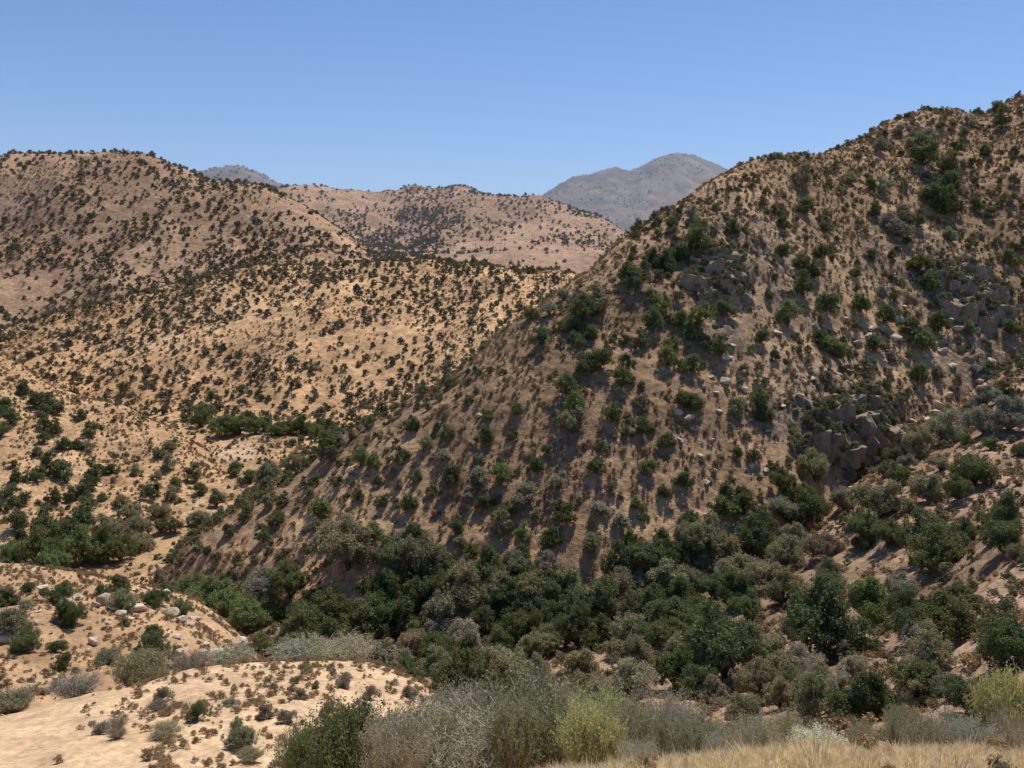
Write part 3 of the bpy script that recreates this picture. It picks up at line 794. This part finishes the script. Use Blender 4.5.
def outcrop(px, py, wpx, hpx, seed, nb):
    rng = np.random.default_rng(seed)
    c = cast_pixel(px, py, ('F', 'G'))[0]
    blocks = []
    for i in range(int(nb * 2.2)):
        a = rng.uniform(0, 6.28); q = math.sqrt(rng.uniform())
        h = cast_pixel(px + math.cos(a) * q * wpx / 2, py + math.sin(a) * q * hpx / 2, ('F',))
        if h is None: continue
        p = h[0]; s = rng.choice([.55, .75, 1.0, 1.5], p=[.35, .3, .25, .1]) * rng.uniform(.8, 1.15) * (wpx + hpx) * .066 * p.y / FPX
        blocks.append((p, s))
    # keep only what hangs together as one body of rock
    main = [0]; rest = list(range(1, len(blocks)))
    grew = True
    while grew:
        grew = False
        for j in list(rest):
            if any((blocks[j][0] - blocks[m][0]).length < .95 * (blocks[j][1] + blocks[m][1]) for m in main):
                main.append(j); rest.remove(j); grew = True
    big = bmesh.new()
    base = rng.uniform(-.5, .2)
    for j in main:
        p, s = blocks[j]
        b = block_geo(rng)
        rz = base + rng.normal() * .5; cz, sz = math.cos(rz), math.sin(rz)
        sx, sy, sz_ = s * rng.uniform(.8, 1.3), s * rng.uniform(.9, 1.3), s * rng.uniform(.7, 1.35)
        tl = rng.normal() * .3
        for v in b.verts:
            x, y, z = v.co.x * sx, v.co.y * sy, v.co.z * sz_
            x, z = x + z * tl, z - x * tl
            v.co = (p.x - c.x + x * cz - y * sz, p.y - c.y + x * sz + y * cz, p.z - c.z + z - .25 * s)
        me = bpy.data.meshes.new('tmp'); b.to_mesh(me); b.free(); big.from_mesh(me); bpy.data.meshes.remove(me)
    me = bpy.data.meshes.new('rock_outcrop'); big.to_mesh(me); big.free(); me.materials.append(M_ROCK)
    o = bpy.data.objects.new('rock_outcrop', me); o.location = c; COL.objects.link(o)
    o.color = (.34, .27, .20, 1)
    OUI.append(o)
    return o
OUTL = [((745, 278, 110, 44, 1, 34), 'broad dark rock face with scrub on its ledges high on the canyon slope'),
        ((858, 428, 90, 70, 2, 34), 'tall pale capped cliff with a shaded wall above the gully shrubs'),
        ((790, 442, 52, 36, 3, 16), 'dark rock wall just beside the tall pale capped cliff'),
        ((945, 308, 110, 70, 4, 30), 'broken dark crag under the dry grass patch of the upper slope'),
        ((982, 378, 76, 26, 5, 16), 'long low ledge of rock with a pale rim above the near bank'),
        ((727, 366, 34, 26, 6, 10), 'small split outcrop standing in the middle of the canyon slope'),
        ((893, 668, 26, 70, 7, 16), 'eroded rib of pale rubble running down between the canyon trees'),
        ((765, 372, 40, 30, 8, 10), 'low shaded outcrop between the small split one and the tall cliff')]
for a, l in OUTL:
    if a[4] == 7: continue
    put(outcrop(*a), l, 'rock outcrop', 'bedrock outcrops on the canyon slope')

# ------------------------------------------------------------------ scattered growth (uncountable) as geometry nodes
def lib(name, meshes):
    c = bpy.data.collections.new(name)
    for m in meshes:
        o = bpy.data.objects.new(m.name, m); c.objects.link(o)
    return c

def scatter_object(name, pts, scl, coll, sq=1.0):
    n = len(pts)
    me = bpy.data.meshes.new(name)
    me.vertices.add(n); me.vertices.foreach_set('co', np.asarray(pts, np.float32).reshape(-1))
    a = me.attributes.new('s', 'FLOAT', 'POINT'); a.data.foreach_set('value', np.asarray(scl, np.float32))
    o = bpy.data.objects.new(name, me); COL.objects.link(o); o['kind'] = 'stuff'
    ng = bpy.data.node_groups.new(name, 'GeometryNodeTree')
    ng.interface.new_socket('Geometry', in_out='INPUT', socket_type='NodeSocketGeometry')
    ng.interface.new_socket('Geometry', in_out='OUTPUT', socket_type='NodeSocketGeometry')
    gi = ng.nodes.new('NodeGroupInput'); go = ng.nodes.new('NodeGroupOutput')
    iop = ng.nodes.new('GeometryNodeInstanceOnPoints'); ci = ng.nodes.new('GeometryNodeCollectionInfo')
    ci.inputs['Collection'].default_value = coll; ci.inputs['Separate Children'].default_value = True; ci.inputs['Reset Children'].default_value = True
    na = ng.nodes.new('GeometryNodeInputNamedAttribute'); na.data_type = 'FLOAT'; na.inputs['Name'].default_value = 's'
    rv = ng.nodes.new('FunctionNodeRandomValue'); rv.data_type = 'FLOAT_VECTOR'
    rv.inputs[0].default_value = (-.12, -.12, 0); rv.inputs[1].default_value = (.12, .12, 6.283)
    L = ng.links.new
    L(gi.outputs[0], iop.inputs['Points']); L(ci.outputs[0], iop.inputs['Instance'])
    iop.inputs['Pick Instance'].default_value = True
    L(rv.outputs[0], iop.inputs['Rotation']); L(na.outputs[0], iop.inputs['Scale']); L(iop.outputs[0], go.inputs[0])
    md = o.modifiers.new('scatter', 'NODES'); md.node_group = ng
    return o

def sample_layer(key, n, rng):
    P = LAYERS[key]
    A, B, C, D = P[:-1, :-1], P[:-1, 1:], P[1:, 1:], P[1:, :-1]
    ar = np.linalg.norm(np.cross(C - A, D - B)[..., :], axis=-1).reshape(-1)
    k = rng.choice(len(ar), n, p=ar / ar.sum())
    u, v = rng.uniform(size=(2, n, 1))
    a, b, c, d = (Q.reshape(-1, 3)[k] for Q in (A, B, C, D))
    return a * (1 - u) * (1 - v) + b * u * (1 - v) + c * u * v + d * (1 - u) * v

def on_top(pts, key, tol=.3):
    keep = []
    for i, p in enumerate(pts):
        z, k, n = top_at(p[0], p[1])
        if k == key or z - p[2] < tol: keep.append(i)
    return np.array(keep, int)

def in_frame(pts, m=110):
    px, py = proj(pts)
    return (pts[:, 1] > 1) & (px > -m) & (px < 1024 + m)

def clear_of(pts, scl, k=0.9):
    """keep away from individual plants"""
    cell = {}
    for x, y, r in PLACED: cell.setdefault((int(x // 12), int(y // 12)), []).append((x, y, r))
    ok = np.ones(len(pts), bool)
    for i, p in enumerate(pts):
        cx, cy = int(p[0] // 12), int(p[1] // 12)
        for a in (-1, 0, 1):
            for b in (-1, 0, 1):
                for x, y, r in cell.get((cx + a, cy + b), ()):
                    if (x - p[0]) ** 2 + (y - p[1]) ** 2 < (k * (r + scl[i])) ** 2: ok[i] = False; break
    return ok

def small_shrub(seed, clumps, per, leaf, spread, mat, flat=.75):
    rng = np.random.default_rng(seed)
    L = lobes(rng, 4, flat, .1); P = crown_points(rng, L, clumps, per, spread, 0)
    V, F = leaves(P, leaf, rng)
    return np_mesh('scrub_plant', V, [F], [mat])

def tuft_mesh(seed, n, mat, h=1.0):
    rng = np.random.default_rng(seed)
    a = rng.uniform(0, 6.28, n); lean = rng.uniform(.1, .9, n); hh = h * rng.uniform(.5, 1.1, n)
    b = np.stack([np.cos(a), np.sin(a)], -1)
    base = np.concatenate([b * rng.uniform(0, .35, (n, 1)), np.zeros((n, 1))], 1)
    mid = base + np.concatenate([b * lean[:, None] * .35, hh[:, None] * .6], 1)
    tip = base + np.concatenate([b * lean[:, None] * .9, hh[:, None]], 1)
    w = np.stack([-np.sin(a), np.cos(a), 0 * a], -1) * .022
    V = np.stack([base - w, base + w, mid + w * .8, mid - w * .8, tip], 1).reshape(-1, 3)
    i = np.arange(n)[:, None] * 5
    return np_mesh('tuft', V, [i + np.array([[0, 1, 2, 3]]), i + np.array([[3, 2, 4]])], [mat])

M_FARLEAF = leaf_mat('far_leaf', (.14, .145, .09), (.22, .205, .135), .25)
M_MIDLEAF = leaf_mat('scrub_leaf', (.14, .15, .075), (.26, .24, .145), .25)
M_DRY = leaf_mat('dry_leaf', (.27, .185, .105), (.42, .29, .165), .25)
M_DRYG = leaf_mat('dry_grey', (.19, .165, .095), (.33, .26, .16), .25)
M_STRAW = leaf_mat('straw', (.70, .56, .34), (.82, .69, .47), .4, (.8, 1.0, 1.25))

LIB_FAR = lib('far_scrub_kinds', [small_shrub(600 + i, 34, 9, .2, .1, M_FARLEAF, (.7, .85)[i % 2]) for i in range(5)])
LIB_MID = lib('scrub_kinds', [small_shrub(610 + i, 70, 15, .105, .09, M_MIDLEAF, (.65, .8)[i % 2]) for i in range(6)])
LIB_DRY = lib('dry_kinds', [small_shrub(620 + i, 26, 10, .15, .13, (M_DRY, M_DRYG)[i % 2], .6) for i in range(6)])
LIB_NEARDRY = lib('near_dry_kinds', [small_shrub(640 + i, 70, 26, .05, .085, (M_DRY, M_DRYG)[i % 2], .6) for i in range(6)])
LIB_GRASS = lib('grass_kinds', [tuft_mesh(630 + i, 70, M_STRAW) for i in range(6)])

def thin(p, s, gap):
    """drop plants that would grow into each other"""
    c = max(1e-3, 2 * gap * s.max()); cell = {}; keep = []
    for i in range(len(p)):
        a, b = int(p[i, 0] // c), int(p[i, 1] // c); ok = True
        for da in (-1, 0, 1):
            for db in (-1, 0, 1):
                for x, y, r in cell.get((a + da, b + db), ()):
                    if (x - p[i, 0]) ** 2 + (y - p[i, 1]) ** 2 < (gap * (r + s[i])) ** 2: ok = False; break
        if ok:
            cell.setdefault((a, b), []).append((p[i, 0], p[i, 1], s[i])); keep.append(i)
    return np.array(keep, int)

def scatter(name, spec, coll, seed, exclude=True, gap=0, extra=None):
    rng = np.random.default_rng(seed)
    PP, SS = [], []
    if extra is not None: PP.append(extra[0]); SS.append(extra[1])
    for key, n, lo, hi, dens in spec:
        p = sample_layer(key, n, rng)
        s = lo + (hi - lo) * rng.beta(1.6, 3.2, n)
        ok = in_frame(p)
        if dens is not None: ok &= rng.uniform(size=n) < dens(p)
        p, s = p[ok], s[ok]
        k = on_top(p, key); p, s = p[k], s[k]
        if exclude:
            c = clear_of(p, s); p, s = p[c], s[c]
        if gap:
            g = thin(p, s, gap); p, s = p[g], s[g]
        p = p.copy(); p[:, 2] -= .05 * s
        PP.append(p); SS.append(s)
    P = np.concatenate(PP); Sx = np.concatenate(SS)
    print(name, len(P))
    return scatter_object(name, P, Sx, coll)

def clumped(s, seed, a=.55, b=1.3):
    return lambda p: np.clip(a + b * fbm(p[:, 0] / s, p[:, 1] / s, seed, 3), .04, 1)

def densB(p):
    px, py = proj(p)
    d = np.clip(.45 + 1.0 * fbm(p[:, 0] / 120, p[:, 1] / 120, 201, 3), .05, 1)
    for cx, cy, rx, ry in ((400, 243, 45, 16), (440, 225, 30, 12), (345, 225, 25, 14), (600, 212, 30, 7), (420, 215, 30, 10)):
        d = np.maximum(d, np.clip(1.6 - ((px - cx) / rx) ** 2 - ((py - cy) / ry) ** 2, 0, 1) * 1.0)
    return d

scatter('hill_scrub', [('C', 14000, 1.1, 3.9, clumped(60, 202, .65, 1.3)), ('D', 12000, .6, 2.9, clumped(35, 203, .75, 1.0))], LIB_FAR, 11, gap=.95)
M_FMLEAF = leaf_mat('mountain_leaf', (.115, .12, .145), (.165, .16, .175), .1)  # bluish grey: distance haze is put into the leaf colour
def densH(p):
    px, py = proj(p); d = np.zeros(len(p))
    for cx, cy, rx_, ry_ in ((400, 243, 40, 14), (440, 225, 26, 10), (345, 228, 22, 12), (600, 212, 28, 6), (420, 215, 26, 9), (375, 255, 30, 8)):
        d = np.maximum(d, np.clip(1.5 - ((px - cx) / rx_) ** 2 - ((py - cy) / ry_) ** 2, 0, 1))
    return d * np.clip(.5 + 1.6 * fbm(p[:, 0] / 40, p[:, 1] / 40, 231, 3), 0, 1)
M_HAZYLEAF = leaf_mat('hazy_leaf', (.15, .155, .115), (.20, .19, .145), .2)  # back ridge leaves, paled and blued to carry the haze in their colour
LIB_HAZY = lib('back_scrub_kinds', [small_shrub(670 + i, 34, 9, .2, .1, M_HAZYLEAF, (.7, .85)[i % 2]) for i in range(4)])
scatter('back_scrub', [('B', 26000, 1.0, 4.0, densB)], LIB_HAZY, 21, gap=.95)
scatter('far_thicket', [('B', 90000, .7, 3.0, densH)], LIB_HAZY, 19)
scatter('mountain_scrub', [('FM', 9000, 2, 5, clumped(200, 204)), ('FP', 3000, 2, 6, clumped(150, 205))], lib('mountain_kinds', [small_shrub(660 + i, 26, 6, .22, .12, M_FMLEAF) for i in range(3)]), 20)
scatter('hill_brush', [('B', 16000, .5, 1.5, clumped(60, 226)), ('D', 45000, .3, 1.1, clumped(25, 205)), ('C', 26000, .5, 1.6, clumped(50, 206)), ('E', 20000, .2, .8, clumped(9, 207)), ('V', 30000, .2, .9, clumped(12, 208))], LIB_DRY, 12)
def ledge_plants(seed):
    rng = np.random.default_rng(seed); P, Q = [], []
    for o in OUI:
        for f in o.data.polygons:
            if f.normal.z > .55 and rng.uniform() < f.area * .35:
                P.append(tuple(f.center + o.location)); Q.append(rng.uniform(.35, 1.15))
    return np.array(P), np.array(Q)
def densFS(p):
    px, py = proj(p)
    return np.clip(.34 + .45 * np.clip((520 - px) / 160, 0, 1) + .9 * fbm(p[:, 0] / 14, p[:, 1] / 14, 209, 3), .04, 1)
scatter('slope_scrub', [('F', 17000, .4, 2.0, densFS), ('E', 1500, .35, 1.4, clumped(14, 210)), ('V', 6500, .35, 1.35, clumped(16, 211, .6)), ('G', 2400, .3, 1.2, clumped(8, 212, .65))], LIB_MID, 13, gap=.8, extra=ledge_plants(3))
def densFB(p):
    px, py = proj(p)
    return np.clip(.55 + .45 * np.clip((400 - py) / 150, -0.5, 1) + 1.2 * fbm(p[:, 0] / 12, p[:, 1] / 12, 213, 3), .05, 1)
scatter('slope_brush', [('F', 72000, .18, .75, densFB), ('G', 14000, .15, .8, clumped(6, 214, .6))], LIB_DRY, 14)
def densI(p):
    px, py = proj(p)
    return clumped(4, 216, .5, 1.6)(p) * np.clip(np.maximum((px - 60) / 90, (745 - py) / 60 - .6), .04, 1)
scatter('dry_brush', [('J', 13000, .1, .5, clumped(5, 215, .65)), ('I', 6500, .07, .46, densI)], LIB_NEARDRY, 15)
def densK(p):
    return np.clip(1.0 - (p[:, 1] - 10) / 6, 0, 1)
scatter('dry_grass', [('K', 150000, .07, .27, densK)], LIB_GRASS, 16, False)
scatter('tall_dry_grass', [('K', 9000, .2, .42, lambda p: densK(p) * clumped(1.2, 233, .3, 1.6)(p))], lib('stalk_kinds', [tuft_mesh(690 + i, 22, M_STRAW, 1.3) for i in range(5)]), 22, False)
scatter('edge_brush', [('K', 2600, .12, .4, lambda p: clumped(1.5, 234, .35, 1.5)(p) * (p[:, 1] > 8))], LIB_NEARDRY, 23, False)

# loose stones
def stones():
    ms = []
    for i in range(4):
        me = BOULDERS[i].copy(); me.name = 'stone'; me.materials.clear(); me.materials.append(M_STONE); ms.append(me)
    return ms
M_STONE = bark_mat('stone', (.36, .295, .225))
scatter('loose_stones', [('F', 900, .1, .42, clumped(14, 217, .35, 1.8)), ('J', 3000, .03, .32, clumped(4, 218, .45, 1.8)), ('V', 500, .1, .4, None), ('G', 500, .08, .35, clumped(6, 219, .4, 1.6)), ('I', 300, .02, .1, None)], lib('stone_kinds', stones()), 17, False)

# ------------------------------------------------------------------ names for people: which plant is which
ORD = ['first', 'second', 'third', 'fourth', 'fifth', 'sixth', 'seventh', 'eighth', 'ninth', 'tenth', 'eleventh', 'twelfth', 'thirteenth', 'fourteenth', 'fifteenth', 'sixteenth', 'seventeenth', 'eighteenth', 'nineteenth', 'twentieth']
COLW = {'dark': 'dark green', 'bright': 'bright green', 'olive': 'olive', 'grey': 'grey green', 'brown': 'dry brown', 'yellow': 'yellow green', 'cream': 'cream tipped'}

def zone_slope(x, y):
    Z = [(880, 2000, 0, 140, 'on the highest skyline'), (880, 2000, 140, 175, 'just under the highest skyline'), (880, 2000, 175, 220, 'in the upper right clump'),
         (760, 880, 0, 200, 'below the sloping skyline'), (760, 860, 200, 260, 'right of the top of the rock face'), (0, 760, 0, 245, 'on the ridge shoulder by the far mountain'),
         (760, 860, 260, 310, 'between rock face and broken crag'), (860, 2000, 220, 300, 'on dry grass above the broken crag'), (860, 930, 300, 400, 'left of the broken crag'), (930, 2000, 300, 400, 'around the broken crag'),
         (750, 860, 310, 400, 'above the pale capped cliff'), (690, 750, 245, 330, 'beside the broad rock face'), (600, 690, 245, 300, 'left of the broad rock face'), (600, 690, 300, 345, 'below left of the broad rock face'),
         (0, 560, 0, 345, 'on the narrow upper ridge edge'), (560, 600, 245, 345, 'on the upper left flank'), (660, 750, 330, 385, 'around the small split outcrop'), (560, 660, 345, 400, 'in the middle of the slope'), (660, 780, 385, 445, 'below the small split outcrop'),
         (480, 560, 345, 440, 'on the left ridge flank'), (560, 660, 400, 455, 'on the stony middle slope'), (700, 790, 445, 600, 'under the dark rock wall'), (630, 700, 445, 500, 'on the stony lower slope'), (630, 700, 500, 600, 'just above the canyon wood'),
         (560, 630, 455, 600, 'on streaked soil above the wood'), (510, 560, 440, 500, 'on the bare soil stripes'), (510, 560, 500, 600, 'low on the bare soil stripes'), (450, 510, 400, 480, 'on the streaky left slope'), (450, 510, 480, 600, 'low on the streaky left slope'),
         (400, 450, 380, 480, 'near the lower ridge edge'), (400, 450, 480, 600, 'above the left wood end'), (340, 400, 380, 700, 'on the shaded slope tail'), (0, 340, 380, 700, 'at the very tail of the slope')]
    for a, b, c, d, n in Z:
        if a <= x < b and c <= y < d: return n
    return 'beside the cliffs and near bank'

def zone_left(x, y, layer):
    if layer == 'J': return ('on rocky knoll left' if x < 80 else 'on rocky knoll right' if x > 135 else 'amid the rocky knoll')
    if layer == 'I': return 'on the far end of the sandy shoulder' if x > 300 else 'on the middle of the sandy shoulder' if x > 180 else 'on the near sandy shoulder'
    if y < 420: return 'high on the left spur' if x < 130 else 'at the head of the canyon floor'
    if x < 35: return 'on the spur by the photo edge' if y < 470 else 'at the left foot of the spur'
    if x < 72: return 'halfway down the sandy spur' if y < 458 else 'on the lower sandy spur'
    if x < 130: return 'on the right side of the spur' if y < 462 else 'beside the winding sandy track'
    return 'on the canyon floor past the track' if y < 470 else 'between track and canyon slope'

def zone_tree(x, y):
    if x < 345 and y < 480: return 'in the row on the canyon floor' if y < 440 else 'on the bank of the pale wash'
    if x < 285 and y >= 580: return 'in the stream bed below the slope'
    if x < 75: return 'in the left thicket behind the knoll'
    if x < 230 and y < 580: return 'in the right thicket behind the knoll' if y > 522 else 'at the edge of the sandy track'
    if x >= 770 and y < 480: return 'on the upper near bank'
    if x >= 770 and y < 530: return 'on the near bank under the cliffs' if x < 900 else 'by the pinkish bare soil'
    if x >= 770 and y < 580: return 'low on the near bank' if x < 900 else 'below the pinkish bare soil'
    c = 'far left' if x < 350 else 'left' if x < 410 else 'behind shoulder' if x < 480 else 'mid left' if x < 550 else 'middle' if x < 625 else 'mid right' if x < 700 else 'by biggest tree' if x < 770 else 'right' if x < 850 else 'far right' if x < 930 else 'right end'
    r = 'upper rim' if y < 590 else 'back row' if y < 628 else 'middle row' if y < 665 else 'front row'
    return f"in the wood's {r}, {c}"

def near_boulder(x, y, w):
    return any(math.hypot(b['px'] - x, b['py'] - y) < w * .5 + b['w'] * .5 + 3 for b in BOI)

def touching(it):
    for o in ITEMS:
        if o is not it and o['kind'] == it['kind'] and o['w'] > it['w'] * 1.12 and math.hypot(o['px'] - it['px'], o['py'] - it['py']) < (o['w'] + it['w']) * .5: return o
    return None

USED = set()
def name_all(items, noun, cat, group_of):
    keyed = {}
    for it in items: keyed.setdefault((it['feat'], it['zone']), []).append(it)
    for (feat, zone), L in keyed.items():
        L.sort(key=lambda q: (q['px'], q['py']))
        for i, it in enumerate(L):
            if len(L) == 1: lab = f"{feat} {zone}"
            elif len(L) == 2: lab = f"{feat} {zone}, the {('left', 'right')[i]} one"
            else: lab = f"{feat} {zone}, {('leftmost' if i == 0 else ORD[i] + ' from left') if i < len(L) - 1 else 'rightmost'}"
            lab = lab.replace(', the left one', ', left one').replace(', the right one', ', right one') if lab.count(',') > 1 else lab
            put(it['ob'], lab, cat, group_of(it))

for it in ITEMS:
    x, y, w = it['px'], it['py'], it['w']
    if it['kind'] == 'tree':
        size = 'small' if w < 27 else 'medium' if w < 38 else 'large' if w < 55 else 'huge'
        it['zone'] = zone_tree(x, y); it['feat'] = f"{size} {COLW[it['col']]} tree"
    else:
        size = 'tiny' if w < 14.5 else 'small' if w < 19 else 'medium' if w < 23.5 else 'large'
        it['zone'] = zone_slope(x, y) if it['layer'] in 'FG' else zone_left(x, y, it['layer'])
        it['feat'] = f"{size} {COLW[it['col']]} shrub"
        t = touching(it)
        if near_boulder(x, y, w): it['feat'] += ' by a boulder'
        elif t: it['feat'] += ' by another'
name_all([i for i in ITEMS if i['kind'] == 'tree'], 'tree', 'tree', lambda it: 'trees and tall scrub of the canyon')
name_all([i for i in ITEMS if i['kind'] == 'shrub'], 'shrub', 'shrub', lambda it: 'shrubs on the canyon slope' if it['layer'] in 'FG' else 'shrubs on the left hills and floor')
for b in BOI:
    size = 'small' if b['w'] < 8 else 'medium' if b['w'] < 11.5 else 'large'
    x, y = b['px'], b['py']
    if b['layer'] == 'J':
        zn = 'on the rocky knoll crest' if y < 625 - (90 - x) * .12 and x < 170 else 'at the right tip of the rocky knoll' if x >= 170 else 'on the front of the rocky knoll'
    elif b['layer'] in 'EV': zn = 'on the left spur and canyon floor'
    elif y > 585: zn = 'among the canyon trees' if x < 700 else 'in the eroded gully between trees'
    else: zn = zone_slope(x, y)
    b['zone'] = zn; b['feat'] = f"{size} pale boulder"
name_all(BOI, 'boulder', 'boulder', lambda b: 'pale granite boulders')
for b in BRI:
    size = 'small' if b['w'] < 42 else 'medium' if b['w'] < 62 else 'wide'
    b['feat'] = f"{size} {COLW[b['col']]} {'pale' if b['tw'] == 'pale' else 'dark'} twigged bush"
    x, y = b['px'], b['py']
    b['zone'] = 'on the sandy shoulder' if x < 290 else 'in the left front brush' if x < 480 else 'in middle of the front brush' if x < 640 else 'in the front brush right of middle' if x < 780 else 'behind the dry grass at right'
name_all(BRI, 'bush', 'bush', lambda b: 'twiggy bushes in front')

# ------------------------------------------------------------------ haze lying over the far hills
def haze():
    x, y0, y1, z0, z1 = 5000, 620, 9000, -74, 560
    V = [(-x, y0, z0), (x, y0, z0), (x, y1, z0), (-x, y1, z0), (-x, y0, z1), (x, y0, z1), (x, y1, z1), (-x, y1, z1)]
    Fc = [(0, 3, 2, 1), (4, 5, 6, 7), (0, 1, 5, 4), (1, 2, 6, 5), (2, 3, 7, 6), (3, 0, 4, 7)]
    me = bpy.data.meshes.new('haze'); me.from_pydata(V, [], Fc)
    m, nt, out = new_mat('haze')
    v = nt.nodes.new('ShaderNodeVolumeScatter'); v.inputs['Color'].default_value = (.80, .92, 1, 1); v.inputs['Density'].default_value = 1.6e-4
    nt.links.new(v.outputs[0], out.inputs['Volume'])
    me.materials.append(m)
    o = bpy.data.objects.new('haze', me); COL.objects.link(o); o['kind'] = 'structure'
haze()

# ------------------------------------------------------------------ light
SUN_EL, SUN_AZ = math.radians(62), math.radians(29)     # azimuth to the right of straight ahead (+Y)
w = bpy.data.worlds.new('World'); scene.world = w; w.use_nodes = True
nt = w.node_tree; nt.nodes.clear()
sky = nt.nodes.new('ShaderNodeTexSky'); sky.sky_type = 'NISHITA'; sky.sun_disc = False
sky.sun_elevation = SUN_EL; sky.sun_rotation = SUN_AZ
sky.altitude = 3000; sky.air_density = 1.0; sky.dust_density = 0.25; sky.ozone_density = 5.6
bg = nt.nodes.new('ShaderNodeBackground'); bg.inputs[1].default_value = 0.122
wo = nt.nodes.new('ShaderNodeOutputWorld')
hs = nt.nodes.new('ShaderNodeHueSaturation'); hs.inputs['Saturation'].default_value = 1.06; hs.inputs['Value'].default_value = 1.2
nt.links.new(sky.outputs[0], hs.inputs['Color']); nt.links.new(hs.outputs[0], bg.inputs[0]); nt.links.new(bg.outputs[0], wo.inputs[0])
sun = bpy.data.lights.new('sun', 'SUN'); sun.energy = 5.0; sun.angle = math.radians(.53); sun.color = (1, .95, .87)
so = bpy.data.objects.new('sun', sun); COL.objects.link(so)
d = Vector((math.sin(SUN_AZ) * math.cos(SUN_EL), math.cos(SUN_AZ) * math.cos(SUN_EL), math.sin(SUN_EL)))
so.rotation_euler = (-d).to_track_quat('-Z', 'Y').to_euler()

scene.view_settings.view_transform = 'Standard'; scene.view_settings.look = 'None'; scene.view_settings.exposure = 0
scene.cycles.max_bounces = 6; scene.cycles.diffuse_bounces = 3; scene.cycles.transmission_bounces = 3
